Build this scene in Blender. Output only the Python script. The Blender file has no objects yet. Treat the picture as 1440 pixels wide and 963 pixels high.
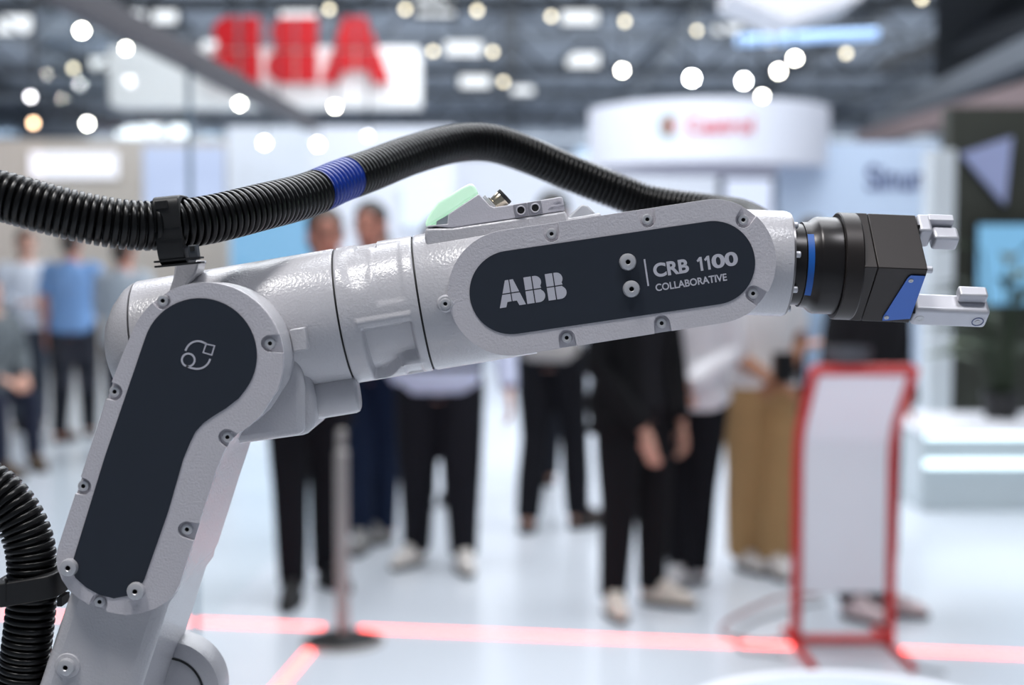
import bpy, bmesh, math, random
from mathutils import Vector, Matrix
random.seed(7)
SC = bpy.context.scene
COL = SC.collection
PI = math.pi

# ------------------------------------------------------------------ camera
FPX = 1960.0            # focal length in pixels of the 1440 x 963 frame
HC = 1.52               # camera height above the floor
PITCH = math.radians(3.39)
cam_d = bpy.data.cameras.new('camera')
cam_d.sensor_width = 36.0
cam_d.sensor_fit = 'HORIZONTAL'
cam_d.lens = FPX * 36.0 / 1440.0
cam_d.clip_start = 0.02
cam_d.clip_end = 300
cam_d.dof.use_dof = True
cam_d.dof.focus_distance = 0.69
cam_d.dof.aperture_fstop = 5.6
cam = bpy.data.objects.new('camera', cam_d)
COL.objects.link(cam)
cam.location = (0, 0, HC)
cam.rotation_euler = (PI / 2 - PITCH, 0, 0)
SC.camera = cam

# ------------------------------------------------------------------ world and hall light
wd = bpy.data.worlds.new('hall_air'); SC.world = wd; wd.use_nodes = True
bgn = wd.node_tree.nodes['Background']
bgn.inputs['Color'].default_value = (0.78, 0.87, 1.0, 1)
bgn.inputs['Strength'].default_value = 0.22
vs = SC.view_settings
vs.view_transform = 'Standard'; vs.look = 'None'; vs.gamma = 1.0; vs.use_curve_mapping = False
vs.exposure = 0.0
SC.cycles.use_denoising = True
SC.cycles.max_bounces = 8

def area(name, loc, size, power, color=(1, 1, 1), target=None, sy=None):
    l = bpy.data.lights.new(name, 'AREA'); l.energy = power; l.color = color
    l.shape = 'RECTANGLE'; l.size = size; l.size_y = sy or size
    o = bpy.data.objects.new(name, l); COL.objects.link(o); o.location = loc
    if target is not None:
        d = Vector(target) - Vector(loc)
        o.rotation_euler = d.to_track_quat('-Z', 'Y').to_euler()
    return o
# exhibition lamps on the rig over the stands, hall area lights, added fills
area('rig_lamp', (-0.8, 0.0, 4.4), 0.6, 66, (1.0, 0.98, 0.96), (-0.1, 0.75, 1.45))
area('rig_lamp', (0.9, -0.3, 4.4), 0.6, 34, (0.95, 0.96, 1.0), (0.1, 0.75, 1.45))
area('rig_lamp', (0.2, 2.2, 4.8), 1.6, 45, (0.95, 0.97, 1.0), (0.1, 1.2, 1.3))
area('hall_area_light', (0.5, 6.5, 6.2), 7.0, 520, (0.93, 0.96, 1.0), (0.5, 6.5, 0), 4.0)
area('hall_area_light', (3.0, 13.5, 6.6), 11.0, 1300, (0.90, 0.95, 1.0), (3.0, 14.5, 0), 6.0)
area('hall_area_light', (-6.5, 17.0, 6.6), 5.0, 230, (1.0, 0.95, 0.91), (-7.0, 21.5, 2.0), 3.0)  # unseen area light, placed and aimed to brighten the cream wall
area('hall_area_light', (0.0, 34.0, 7.4), 30.0, 1500, (0.90, 0.95, 1.0), (0, 34, 0), 14.0)
area('roof_fill', (0.0, 46.0, 4.5), 40.0, 3200, (0.88, 0.94, 1.0), (0, 46.0, 9), 24.0)  # added fill pointing up, brightens the ceiling and trusses

area('hall_area_light', (0.0, 66.0, 7.6), 40.0, 2600, (0.90, 0.95, 1.0), (0, 73, 3), 4.0)  # added area light, brightens the far end wall
# ------------------------------------------------------------------ pixel to place
_F = Vector((0, math.cos(PITCH), -math.sin(PITCH)))
_U = Vector((0, math.sin(PITCH), math.cos(PITCH)))
_R = Vector((1, 0, 0))
_O = Vector((0, 0, HC))
def ray(px, py):
    return _F + _R * ((px - 720.0) / FPX) + _U * (-(py - 481.5) / FPX)
def W(px, py, y):            # the point at distance y that the photo shows at px, py
    d = ray(px, py); return _O + d * (y / d.y)
def G(px, py, z=0.0):        # the point at height z
    d = ray(px, py); return _O + d * ((z - HC) / d.z)

# ------------------------------------------------------------------ materials
def lin(c):
    c = c / 255.0
    return c / 12.92 if c <= 0.04045 else ((c + 0.055) / 1.055) ** 2.4
def rgb(r, g, b): return (lin(r), lin(g), lin(b), 1.0)
MATS = {}
def mat(name, col, rough=0.5, metal=0.0, emit=None, es=0.0, bump=None, vary=0.04, vscale=8.0, coat=0.0, trans=0.0, spec=None):
    if name in MATS: return MATS[name]
    m = bpy.data.materials.new(name); m.use_nodes = True
    nt = m.node_tree; b = nt.nodes['Principled BSDF']
    tc = nt.nodes.new('ShaderNodeTexCoord')
    if vary:
        n = nt.nodes.new('ShaderNodeTexNoise'); n.inputs['Scale'].default_value = vscale; n.inputs['Detail'].default_value = 3
        nt.links.new(tc.outputs['Object'], n.inputs['Vector'])
        mx = nt.nodes.new('ShaderNodeMix'); mx.data_type = 'RGBA'
        lo = tuple(max(0, c * (1 - vary)) for c in col[:3]) + (1,)
        hi = tuple(min(1, c * (1 + vary)) for c in col[:3]) + (1,)
        mx.inputs[6].default_value = lo; mx.inputs[7].default_value = hi
        nt.links.new(n.outputs['Fac'], mx.inputs[0]); nt.links.new(mx.outputs[2], b.inputs['Base Color'])
    else:
        b.inputs['Base Color'].default_value = col
    b.inputs['Roughness'].default_value = rough
    b.inputs['Metallic'].default_value = metal
    b.inputs['Coat Weight'].default_value = coat
    b.inputs['Coat Roughness'].default_value = 0.15
    if trans: b.inputs['Transmission Weight'].default_value = trans
    if spec is not None: b.inputs['Specular IOR Level'].default_value = spec
    if emit:
        b.inputs['Emission Color'].default_value = emit; b.inputs['Emission Strength'].default_value = es
    if bump:
        sc, st, dist = bump
        n2 = nt.nodes.new('ShaderNodeTexNoise'); n2.inputs['Scale'].default_value = sc; n2.inputs['Detail'].default_value = 2
        nt.links.new(tc.outputs['Object'], n2.inputs['Vector'])
        bp = nt.nodes.new('ShaderNodeBump'); bp.inputs['Strength'].default_value = st; bp.inputs['Distance'].default_value = dist
        nt.links.new(n2.outputs['Fac'], bp.inputs['Height']); nt.links.new(bp.outputs['Normal'], b.inputs['Normal'])
    MATS[name] = m
    return m
def glass_mat(name, tint, gloss):
    m = bpy.data.materials.new(name); m.use_nodes = True
    nt = m.node_tree; nt.nodes.clear()
    out = nt.nodes.new('ShaderNodeOutputMaterial')
    t = nt.nodes.new('ShaderNodeBsdfTransparent'); t.inputs['Color'].default_value = tint
    g = nt.nodes.new('ShaderNodeBsdfGlossy'); g.inputs['Roughness'].default_value = 0.02
    mx = nt.nodes.new('ShaderNodeMixShader')
    mx.inputs[0].default_value = gloss
    nt.links.new(t.outputs[0], mx.inputs[1]); nt.links.new(g.outputs[0], mx.inputs[2]); nt.links.new(mx.outputs[0], out.inputs[0])
    return m

PAINT = mat('silver_grey_paint', rgb(203, 200, 206), 0.33, bump=(950, 0.42, 0.0006), vary=0.02, vscale=60)
PAINT2 = mat('cast_grey_paint', rgb(196, 195, 200), 0.24, bump=(760, 0.40, 0.0006), vary=0.03, vscale=60)
PLASTIC = mat('light_grey_plastic', rgb(206, 204, 212), 0.5, bump=(1100, 0.3, 0.0004), vary=0.02, vscale=80)
SLATE = mat('slate_blue_panel', rgb(33, 40, 52), 0.5, bump=(2500, 0.10, 0.0002), vary=0.05, vscale=40)
PRINT = mat('silver_print', rgb(196, 196, 206), 0.5, vary=0.02)
SCREW = mat('zinc_screw', rgb(200, 200, 204), 0.3, 0.35, vary=0.05, vscale=400)
DARKHOLE = mat('dark_recess', rgb(16, 16, 18), 0.7)
GROOVE = mat('black_gasket', rgb(24, 26, 28), 0.6)
HOSEM = mat('black_corrugated_plastic', rgb(9, 9, 10), 0.3, bump=(700, 0.15, 0.0003), vary=0.15, vscale=50, spec=0.35)
HOSEBLUE = mat('blue_hose_tone', rgb(10, 50, 150), 0.3, vary=0.12, vscale=60)
CLAMPM = mat('black_nylon', rgb(18, 18, 20), 0.5, bump=(1500, 0.15, 0.0003), vary=0.1)
GRIPM = mat('black_anodised', rgb(46, 41, 40), 0.42, 0.4, bump=(2600, 0.12, 0.0002), vary=0.08, vscale=200)
GRIPB = mat('black_anodised_satin', rgb(36, 33, 34), 0.30, 0.4, vary=0.08, vscale=100)
ALU = mat('bead_blasted_aluminium', rgb(205, 205, 212), 0.42, 0.35, bump=(2600, 0.12, 0.0002), vary=0.03, vscale=200)
BLUEPL = mat('blue_anodised_plate', rgb(70, 110, 190), 0.4, 0.35, vary=0.04, vscale=100)
BLUERING = mat('blue_band', rgb(12, 92, 180), 0.45, vary=0.04)
NICKEL = mat('nickel_plated_brass', rgb(200, 190, 170), 0.22, 0.95, vary=0.06, vscale=300)
LENSM = mat('pale_green_lens', rgb(224, 240, 228), 0.25, emit=rgb(186, 240, 204), es=0.34, trans=0.2, vary=0.03, vscale=90)
CLEARM = mat('frosted_clear_plastic', rgb(226, 228, 232), 0.35, trans=0.5, vary=0.02)

# ------------------------------------------------------------------ mesh helpers
WL = {}
def wloc(o): return WL.get(o.name, Vector((0, 0, 0)))
def tag(o, label=None, cat=None, group=None, kind=None):
    if label: o['label'] = label
    if cat: o['category'] = cat
    if group: o['group'] = group
    if kind: o['kind'] = kind
    return o
def empty(name, loc, label=None, cat=None, group=None, rz=0):
    o = bpy.data.objects.new(name, None); COL.objects.link(o)
    o.empty_display_size = 0.05
    o.location = loc; o.rotation_euler = (0, 0, rz); WL[o.name] = Vector(loc)
    tag(o, label, cat, group); return o
def link_mesh(name, me, m, parent, c):
    if m is not None and len(me.materials) == 0: me.materials.append(m)
    o = bpy.data.objects.new(name, me); COL.objects.link(o)
    WL[o.name] = Vector(c)
    if parent is not None:
        o.parent = parent; o.location = Vector(c) - wloc(parent)
    else:
        o.location = c
    return o
def shade(me, ang=35):
    for p in me.polygons: p.use_smooth = True
    me.set_sharp_from_angle(angle=math.radians(ang))
def obj(name, V, Fc, m, parent=None, smooth=True, bevel=0, seg=2, ang=35, fix=True):
    """one mesh object from world coordinates; its origin is its own centre"""
    V = [Vector(v) for v in V]
    lo = Vector((min(v.x for v in V), min(v.y for v in V), min(v.z for v in V)))
    hi = Vector((max(v.x for v in V), max(v.y for v in V), max(v.z for v in V)))
    c = (lo + hi) / 2
    me = bpy.data.meshes.new(name)
    me.from_pydata([v - c for v in V], [], Fc)
    if fix:
        bm = bmesh.new(); bm.from_mesh(me); bmesh.ops.recalc_face_normals(bm, faces=bm.faces); bm.to_mesh(me); bm.free()
    if smooth: shade(me, ang)
    o = link_mesh(name, me, m, parent, c)
    if bevel:
        b = o.modifiers.new('bevel', 'BEVEL'); b.width = bevel; b.segments = seg; b.limit_method = 'ANGLE'
        b.angle_limit = math.radians(32); b.harden_normals = False
    return o
def bake(o):
    """apply the modifiers of a mesh object"""
    dg = bpy.context.evaluated_depsgraph_get()
    me = bpy.data.meshes.new_from_object(o.evaluated_get(dg))
    old = o.data; o.modifiers.clear(); o.data = me
    if old.users == 0: bpy.data.meshes.remove(old)
class MB:
    """collects shapes of ONE piece"""
    def __init__(s): s.V = []; s.F = []
    def add(s, V, F):
        k = len(s.V); s.V += [Vector(v) for v in V]; s.F += [tuple(i + k for i in f) for f in F]; return s
    def box(s, c, h, ax=None):
        c = Vector(c); ax = ax or (Vector((1, 0, 0)), Vector((0, 1, 0)), Vector((0, 0, 1)))
        V = []
        for sx in (-1, 1):
            for sy in (-1, 1):
                for sz in (-1, 1):
                    V.append(c + ax[0] * h[0] * sx + ax[1] * h[1] * sy + ax[2] * h[2] * sz)
        return s.add(V, [(0, 1, 3, 2), (4, 6, 7, 5), (0, 4, 5, 1), (2, 3, 7, 6), (0, 2, 6, 4), (1, 5, 7, 3)])
    def lathe(s, o, a, prof, n=32, ref=None, a0=0.0, a1=2 * PI):
        o = Vector(o); a = Vector(a).normalized()
        ref = Vector(ref) if ref is not None else (Vector((0, -1, 0)) if abs(a.y) < 0.9 else Vector((0, 0, 1)))
        e1 = (ref - a * ref.dot(a)).normalized(); e2 = a.cross(e1)
        full = abs(a1 - a0 - 2 * PI) < 1e-6
        m = n if full else n + 1
        V = []; F = []
        for (t, r) in prof:
            for i in range(m):
                th = a0 + (a1 - a0) * i / n
                V.append(o + a * t + (e1 * math.cos(th) + e2 * math.sin(th)) * r)
        for j in range(len(prof) - 1):
            for i in range(n):
                k = (i + 1) % m
                F.append((j * m + i, j * m + k, (j + 1) * m + k, (j + 1) * m + i))
        if full:
            if prof[0][1] > 1e-7: F.append(tuple(range(m))[::-1])
            if prof[-1][1] > 1e-7: F.append(tuple(range((len(prof) - 1) * m, len(prof) * m)))
        return s.add(V, F)
    def rod(s, p, q, r, n=10, r2=None):
        p = Vector(p); q = Vector(q)
        return s.lathe(p, q - p, [(0, r), ((q - p).length, r2 or r)], n)
    def prism(s, pts, y0, y1):
        """pts: list of (x, z); extruded along world Y"""
        n = len(pts)
        V = [(x, y0, z) for x, z in pts] + [(x, y1, z) for x, z in pts]
        F = [tuple(range(n)), tuple(range(2 * n - 1, n - 1, -1))]
        F += [(i, (i + 1) % n, n + (i + 1) % n, n + i)[::-1] for i in range(n)]
        return s.add(V, F)
    def build(s, name, m, parent=None, **k): return obj(name, s.V, s.F, m, parent, **k)
def frame_of(t, up=Vector((0, 0, 1))):
    t = t.normalized()
    if abs(t.dot(up)) > 0.98: up = Vector((0, 1, 0))
    e1 = up.cross(t).normalized(); return e1, t.cross(e1)
def tube(pts, rads, n=14, cap=True):
    """closed tube along points; rads may be numbers or (rx, ry)"""
    pts = [Vector(p) for p in pts]; V = []; F = []
    prev = None
    for i, p in enumerate(pts):
        t = (pts[min(i + 1, len(pts) - 1)] - pts[max(i - 1, 0)]).normalized()
        if prev is None: e1, e2 = frame_of(t)
        else:
            e1 = (prev - t * prev.dot(t)).normalized(); e2 = t.cross(e1)
        prev = e1
        r = rads[i] if isinstance(rads, (list, tuple)) else rads
        rx, ry = r if isinstance(r, tuple) else (r, r)
        for k in range(n):
            a = 2 * PI * k / n
            V.append(p + e1 * math.cos(a) * rx + e2 * math.sin(a) * ry)
    for i in range(len(pts) - 1):
        for k in range(n):
            q = (k + 1) % n
            F.append((i * n + k, i * n + q, (i + 1) * n + q, (i + 1) * n + k))
    if cap:
        F.append(tuple(range(n))[::-1]); F.append(tuple(range((len(pts) - 1) * n, len(pts) * n)))
    return V, F
def catmull(P, per=8):
    P = [Vector(p) for p in P]; out = []
    Q = [P[0] * 2 - P[1]] + P + [P[-1] * 2 - P[-2]]
    for i in range(1, len(Q) - 2):
        for k in range(per):
            t = k / per; a, b, c, d = Q[i - 1], Q[i], Q[i + 1], Q[i + 2]
            out.append(0.5 * ((2 * b) + (c - a) * t + (2 * a - 5 * b + 4 * c - d) * t * t + (3 * b - a - 3 * c + d) * t ** 3))
    out.append(P[-1]); return out
def arc(cx, cy, r, a0, a1, n=16):
    """pixel arc, angles in degrees, 0 = right, 90 = up in the picture"""
    return [(cx + r * math.cos(math.radians(a0 + (a1 - a0) * i / n)), cy - r * math.sin(math.radians(a0 + (a1 - a0) * i / n))) for i in range(n + 1)]
def ol(pts, y):              # outline in photo pixels seen at distance y -> (x, z)
    return [(p.x, p.z) for p in (W(a, b, y) for a, b in pts)]
def text_mesh(body, bold=0.0):
    cu = bpy.data.curves.new('lettering', 'FONT'); cu.body = body; cu.offset = bold; cu.resolution_u = 6
    o = bpy.data.objects.new('lettering', cu); COL.objects.link(o)
    dg = bpy.context.evaluated_depsgraph_get(); dg.update()
    me = bpy.data.meshes.new_from_object(o.evaluated_get(dg))
    V = [Vector(v.co) for v in me.vertices]; F = [tuple(p.vertices) for p in me.polygons]
    bpy.data.objects.remove(o); bpy.data.curves.remove(cu); bpy.data.meshes.remove(me)
    x0 = min(v.x for v in V); x1 = max(v.x for v in V); y0 = min(v.y for v in V); y1 = max(v.y for v in V)
    return [((v.x - x0) / (x1 - x0), (v.y - y0) / (y1 - y0)) for v in V], F
# the three-letter mark, unit = 451 high; each entry one piece of a letter
def mark_pieces():
    A = [[(155, 451), (214, 451), (214, 235), (81, 235)],
         [(291, 451), (232, 451), (232, 235), (365, 235)],
         [(214, 215), (74, 215), (0, 0), (111, 0), (143, 85), (214, 85)],
         [(232, 215), (372, 215), (446, 0), (335, 0), (303, 85), (232, 85)]]
    up = [(145, 451), (180, 451)] + [(180 + 106 * math.cos(math.radians(a)), 345 + 106 * math.sin(math.radians(a))) for a in range(80, -46, -10)] + [(272, 235), (145, 235)]
    dn = [(145, 215), (262, 215)] + [(212 + 108 * math.cos(math.radians(a)), 108 + 108 * math.sin(math.radians(a))) for a in range(60, -91, -10)] + [(145, 0)]
    B = [[(0, 451), (125, 451), (125, 235), (0, 235)], up, [(0, 215), (125, 215), (125, 0), (0, 0)], dn]
    return [('A', A)] + [('B', [[(x + 470, y) for x, y in q] for q in B]), ('B', [[(x + 834, y) for x, y in q] for q in B])]
# ================================================================== the hall
def struct(o, label=None, cat=None):
    tag(o, label, cat, kind='structure'); return o
FLOORM = mat('white_stand_floor', rgb(214, 220, 228), 0.2, vary=0.05, vscale=0.7)
WALLW = mat('white_stand_wall', rgb(226, 230, 240), 0.55, vary=0.02, vscale=1.0)
WALLB = mat('pale_blue_stand_wall', rgb(206, 222, 244), 0.5, vary=0.02, vscale=1.0)
WALLC = mat('cream_stand_wall', rgb(206, 198, 190), 0.6, vary=0.04, vscale=1.0)
WALLG = mat('grey_hall_wall', rgb(150, 158, 170), 0.8, vary=0.1, vscale=0.3)
CEILM = mat('dark_hall_ceiling', rgb(128, 136, 148), 0.8, vary=0.35, vscale=0.25)
TRUSSM = mat('truss_steel', rgb(112, 118, 126), 0.5, 0.3, vary=0.1)
DARKT = mat('dark_truss_steel', rgb(56, 60, 66), 0.6, 0.2, vary=0.1)
CH = 8.6
struct(MB().box((0, 33, -0.05), (40, 42, 0.05)).build('floor', FLOORM, smooth=False), 'glossy white exhibition floor')
struct(MB().box((0, 33, CH + 0.1), (40, 42, 0.1)).build('ceiling', CEILM, smooth=False), 'dark hall ceiling with trusses')
struct(MB().box((0, 74.5, CH / 2), (40, 0.2, CH / 2)).build('wall_back', WALLG, smooth=False), 'far grey end wall of the hall')
struct(MB().box((-38, 33, CH / 2), (0.2, 41.5, CH / 2)).build('wall_left', WALLG, smooth=False), 'far left side wall of the hall')
struct(MB().box((38, 33, CH / 2), (0.2, 41.5, CH / 2)).build('wall_right', WALLG, smooth=False), 'far right side wall of the hall')

def panel(name, px0, py0, px1, py1, y, th, m, parent=None, floor=False, **k):
    """an upright board that faces the camera side, seen between two photo corners"""
    a = W(px0, py0, y); c = W(px1, py1, y); z0 = 0.0 if floor else c.z
    return MB().box(((a.x + c.x) / 2, y + th / 2, (a.z + z0) / 2), ((c.x - a.x) / 2, th / 2, abs(a.z - z0) / 2)).build(name, m, parent, smooth=False, **k)
# stand walls far behind the visitors
struct(panel('wall_stand', 320, 178, 640, 500, 19.0, 0.15, WALLW, floor=True), 'white stand wall behind the two men')
struct(panel('wall_stand', 560, 222, 1100, 500, 21.0, 0.15, WALLW, floor=True), 'long white stand wall behind the visitors')
wb = struct(panel('wall_stand', 1097, 200, 1345, 500, 15.0, 0.15, WALLB, floor=True), 'pale blue stand wall with dark blue lettering')
struct(panel('wall_stand', -80, 196, 330, 420, 22.0, 0.15, WALLC, floor=True), 'cream stand wall at the far left')
wd_ = struct(panel('wall_stand', 1336, 150, 1560, 560, 10.5, 0.2, mat('dark_olive_wall', rgb(54, 56, 48), 0.6, vary=0.5, vscale=1.6), floor=True), 'dark olive green display wall at the right edge')
struct(panel('wall_stand', 1312, 210, 1338, 560, 10.4, 0.25, mat('pale_grey_pillar', rgb(214, 220, 224), 0.4), floor=True), 'pale grey pillar beside the dark wall')

# trusses under the roof
def truss(y, z, x0, x1, h, m, r=0.07):
    b = MB(); n = int((x1 - x0) / 2.2)
    for zz in (z, z + h): b.rod((x0, y, zz), (x1, y, zz), r, 8)
    for i in range(n):
        xa = x0 + (x1 - x0) * i / n; xb = x0 + (x1 - x0) * (i + 1) / n
        b.rod((xa, y, z), ((xa + xb) / 2, y, z + h), r * 0.55, 6); b.rod(((xa + xb) / 2, y, z + h), (xb, y, z), r * 0.55, 6)
    return b.build('roof_truss', m, smooth=True)
for i, (y, z, h) in enumerate(((30, 6.9, 0.8), (36, 7.2, 0.9), (42, 7.1, 1.0), (49, 7.2, 1.0), (57, 7.2, 1.1), (66, 7.2, 1.1))):
    struct(truss(y, z, -26, 26, h, (DARKT, TRUSSM)[i % 2], 0.10), 'steel roof truss across the hall')
for i in range(9):
    x = -20 + 5 * i
    struct(MB().box((x, 48, CH - 0.35), (0.16, 24, 0.14)).build('roof_beam', (DARKT, TRUSSM)[i % 2], smooth=False), 'long roof beam under the hall ceiling')

# slanting roof beams at the upper right
for (p, q, r, m, lb) in ((W(1475, 62, 13), W(1235, 172, 24), 0.13, TRUSSM, 'grey slanting beam at the upper right'), (W(1475, 128, 12), W(1215, 196, 20), 0.11, mat('brownish_beam', rgb(122, 104, 104), 0.6), 'brownish slanting rail at the upper right'), (W(1475, 20, 16), W(1240, 90, 30), 0.12, DARKT, 'dark slanting beam at the top right corner')):
    b = MB(); d = (q - p).normalized(); e1, e2 = frame_of(d); b.box((p + q) / 2, ((q - p).length / 2, r, r), (d, e1, e2)); struct(b.build('roof_beam', m, smooth=False), lb)

# added dark sheet at the right, stands in for the darker ceiling
V = []
for D in (11.0, 30.0):
    for k_ in (0.30, 0.62):
        for z in (4.75, 4.85): V.append((k_ * D + (2.2 if k_ > .5 else 0), D, z))
struct(obj('added_dark_sheet', V, [(0, 1, 3, 2), (4, 6, 7, 5), (0, 4, 5, 1), (2, 3, 7, 6), (0, 2, 6, 4), (1, 5, 7, 3)], mat('dark_sheet_grey', rgb(40, 43, 48), 0.9, vary=0.4, vscale=0.5), smooth=False), 'added dark sheet standing in for the darker ceiling at the upper right')
# ================================================================== the robot arm
YL = 0.645      # front face of the lower arm cover
YF = 0.683      # front face of the forearm cover
YA = 0.720      # distance of the forearm's roll axis
ROOT = Vector((-0.235, 0.735, 1.00))
robot = empty('collaborative_robot_arm', ROOT, 'silver grey collaborative robot arm with dark slate side panels, standing on a pedestal', 'robot arm')

def screw_mesh(name, r, h, hole, domed=0.3):
    b = MB()
    prof = [(0.0012, r * 1.0), (-h * 0.55, r), (-h * 0.9, r * 0.9), (-h, r * 0.74), (-h, hole * 1.25), (-h * 0.9, hole), (-h * 0.2, hole * 0.96), (-h * 0.2, 0.00001)]
    b.lathe((0, 0, 0), (0, 1, 0), prof, 20)
    me = bpy.data.meshes.new(name); me.from_pydata(b.V, [], b.F)
    bm = bmesh.new(); bm.from_mesh(me); bmesh.ops.recalc_face_normals(bm, faces=bm.faces); bm.to_mesh(me); bm.free()
    me.materials.append(SCREW); me.materials.append(DARKHOLE)
    for p in me.polygons:
        c = p.center
        if c.y > -h * 0.75 and math.hypot(c.x, c.z) < hole * 1.02: p.material_index = 1
    shade(me, 40); return me
SEATSCREW = screw_mesh('seat_screw', 0.0027, 0.0018, 0.0010)
BIGBOLT = screw_mesh('boss_bolt', 0.0042, 0.0032, 0.00115)
def put(name, me, p, parent):
    o = bpy.data.objects.new(name, me); COL.objects.link(o); o.parent = parent; o.location = Vector(p) - wloc(parent)
    WL[o.name] = Vector(p); return o
def u_cut(c, d, r, L):
    """outline of a screw seat open towards d; c, d in (x, z)"""
    a = math.atan2(d[1], d[0]); out = []
    for i in range(13):
        t = a + PI / 2 + PI * i / 12
        out.append((c[0] + r * math.cos(t), c[1] + r * math.sin(t)))
    e = (c[0] + d[0] * L, c[1] + d[1] * L); n = (-math.sin(a), math.cos(a))
    out.append((e[0] - n[0] * r * 1.12, e[1] - n[1] * r * 1.12)); out.append((e[0] + n[0] * r * 1.12, e[1] + n[1] * r * 1.12))
    return out
def cut_cover(o, cuts, y0, y1):
    cb = MB()
    for pts in cuts: cb.prism(pts, y0, y1)
    co = cb.build('seat_cutter', None, None, smooth=False)
    md = o.modifiers.new('seats', 'BOOLEAN'); md.operation = 'DIFFERENCE'; md.object = co; md.solver = 'EXACT'
    bpy.context.view_layer.update(); bake(o)
    bpy.data.objects.remove(co)
    shade(o.data, 32)
def bev(o, w, seg=2):
    b = o.modifiers.new('bevel', 'BEVEL'); b.width = w; b.segments = seg; b.limit_method = 'ANGLE'; b.angle_limit = math.radians(40)

# ---------------- lower arm: casting, cover, panel
lower_px = arc(288, 507, 110, 160, -22, 30) + [(381, 562), (366, 585), (348, 601), (333, 611), (322, 622), (313, 638), (305, 658), (286, 715), (268, 772), (252, 822)] + \
    [(246, 834), (236, 845), (220, 855), (200, 862), (178, 865), (152, 861), (128, 852), (110, 841), (97, 830), (87, 815), (81, 800), (79, 786), (80, 774)] + [(97, 721), (157, 537), (173, 496)]
def inset_px(pts, d):
    n = len(pts); out = []
    for i in range(n):
        a = Vector(pts[i - 1]); b = Vector(pts[i]); c = Vector(pts[(i + 1) % n])
        t = (c - a).normalized(); nn = Vector((t.y, -t.x))
        out.append((b.x - nn.x * d, b.y - nn.y * d))
    return out
_ar = sum(lower_px[i - 1][0] * lower_px[i][1] - lower_px[i][0] * lower_px[i - 1][1] for i in range(len(lower_px)))
sgn = 1 if _ar > 0 else -1
lcover = MB().prism(ol(lower_px, YL), YL, YL + 0.0042).build('lower_arm_cover', PAINT, robot, bevel=0)
S = 1 / FPX
seats = [((228, 423), (-0.62, 0.78)), ((379, 483), (1.0, 0.0)), ((319, 615), (0.78, -0.5)), ((160, 551), (-1.0, 0.28)), ((116, 684), (-1.0, 0.28)), ((262, 745), (1.0, -0.25)), ((139, 847), (-0.3, -1.0))]
cuts = []
for c, d in seats:
    p = W(c[0], c[1], YL); l = math.hypot(*d)
    cuts.append(u_cut((p.x, p.z), (d[0] / l, d[1] / l), 0.0040, 0.0075))
cut_cover(lcover, cuts, YL - 0.003, YL + 0.0026); bev(lcover, 0.0007)
for c, d in seats:
    put('screw', SEATSCREW, W(c[0], c[1], YL) + Vector((0, 0.0027, 0)), lcover)
# dark inlay on the lower arm cover
inlay_px = arc(281, 499.5, 80.5, 163, -38, 28) + [(336, 560), (318, 574), (300, 585), (286, 595), (275, 607), (268, 621), (258, 645), (236.5, 720), (203, 815)] + \
    [(196, 826), (182, 837), (160, 841), (140, 836), (122, 826), (106, 812), (102, 800), (104, 784)] + [(147.5, 642)]
linlay = MB().prism(ol(inlay_px, YL), YL - 0.00035, YL + 0.001).build('dark_inlay', SLATE, lcover, smooth=False)
linlay['label'] = 'dark slate inlay with a robot pictogram'
for c in ((98, 797), (192, 830)):
    put('boss_bolt', BIGBOLT, W(c[0], c[1], YL), lcover)
# pictogram: ring, two arcs and a tilted square drawn as flat strokes
def stroke(pts, w, y, closed=False):
    P = [Vector((W(a, b, YL).x, 0, W(a, b, YL).z)) for a, b in pts]; n = len(P); V = []; F = []
    for i in range(n):
        a = P[i - 1] if (i or closed) else P[i]; c = P[(i + 1) % n] if (i < n - 1 or closed) else P[i]
        t = (c - a).normalized(); nn = Vector((-t.z, 0, t.x)) * w / 2
        for s_, yy in ((1, y), (-1, y), (-1, y + 0.0003), (1, y + 0.0003)):
            V.append(Vector((P[i].x, yy, P[i].z)) + nn * s_)
    m = n if closed else n - 1
    for i in range(m):
        j = (i + 1) % n
        for k in range(4):
            F.append((i * 4 + k, i * 4 + (k + 1) % 4, j * 4 + (k + 1) % 4, j * 4 + k))
    return V, F
pic = MB()
yy = YL - 0.0005
pic.add(*stroke(arc(265, 506, 9, 0, 345, 23), 0.00085, yy, True))
pic.add(*stroke([(261, 493)] + arc(278.5, 497, 17.5, 155, 62, 12) + [(290.5, 483.3)], 0.00085, yy))
pic.add(*stroke([(290, 483.5), (302, 486), (298, 499), (286, 495.5)], 0.00085, yy, True))
pic.add(*stroke([(262, 514.5), (270, 517.5)] + arc(277.5, 499.5, 19, 255, 345, 12), 0.00085, yy))
pic.build('pictogram', PRINT, lcover, smooth=False)
# casting behind the cover
core_px = inset_px(lower_px, 1.2 * sgn)
MB().prism(ol(inset_px(lower_px, 2.4 * sgn), YL), YL + 0.0040, YL + 0.0052).build('gasket', GROOVE, lcover, smooth=False)
lframe = MB().prism(ol(core_px, YL), YL + 0.0052, 0.676).build('lower_arm_casting', PAINT2, robot, bevel=0.0012)
MB().prism(ol(inset_px(lower_px, 5 * sgn), YL), 0.675, 0.742).build('lower_arm_web', PAINT2, lframe, bevel=0.003, seg=3)
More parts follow.
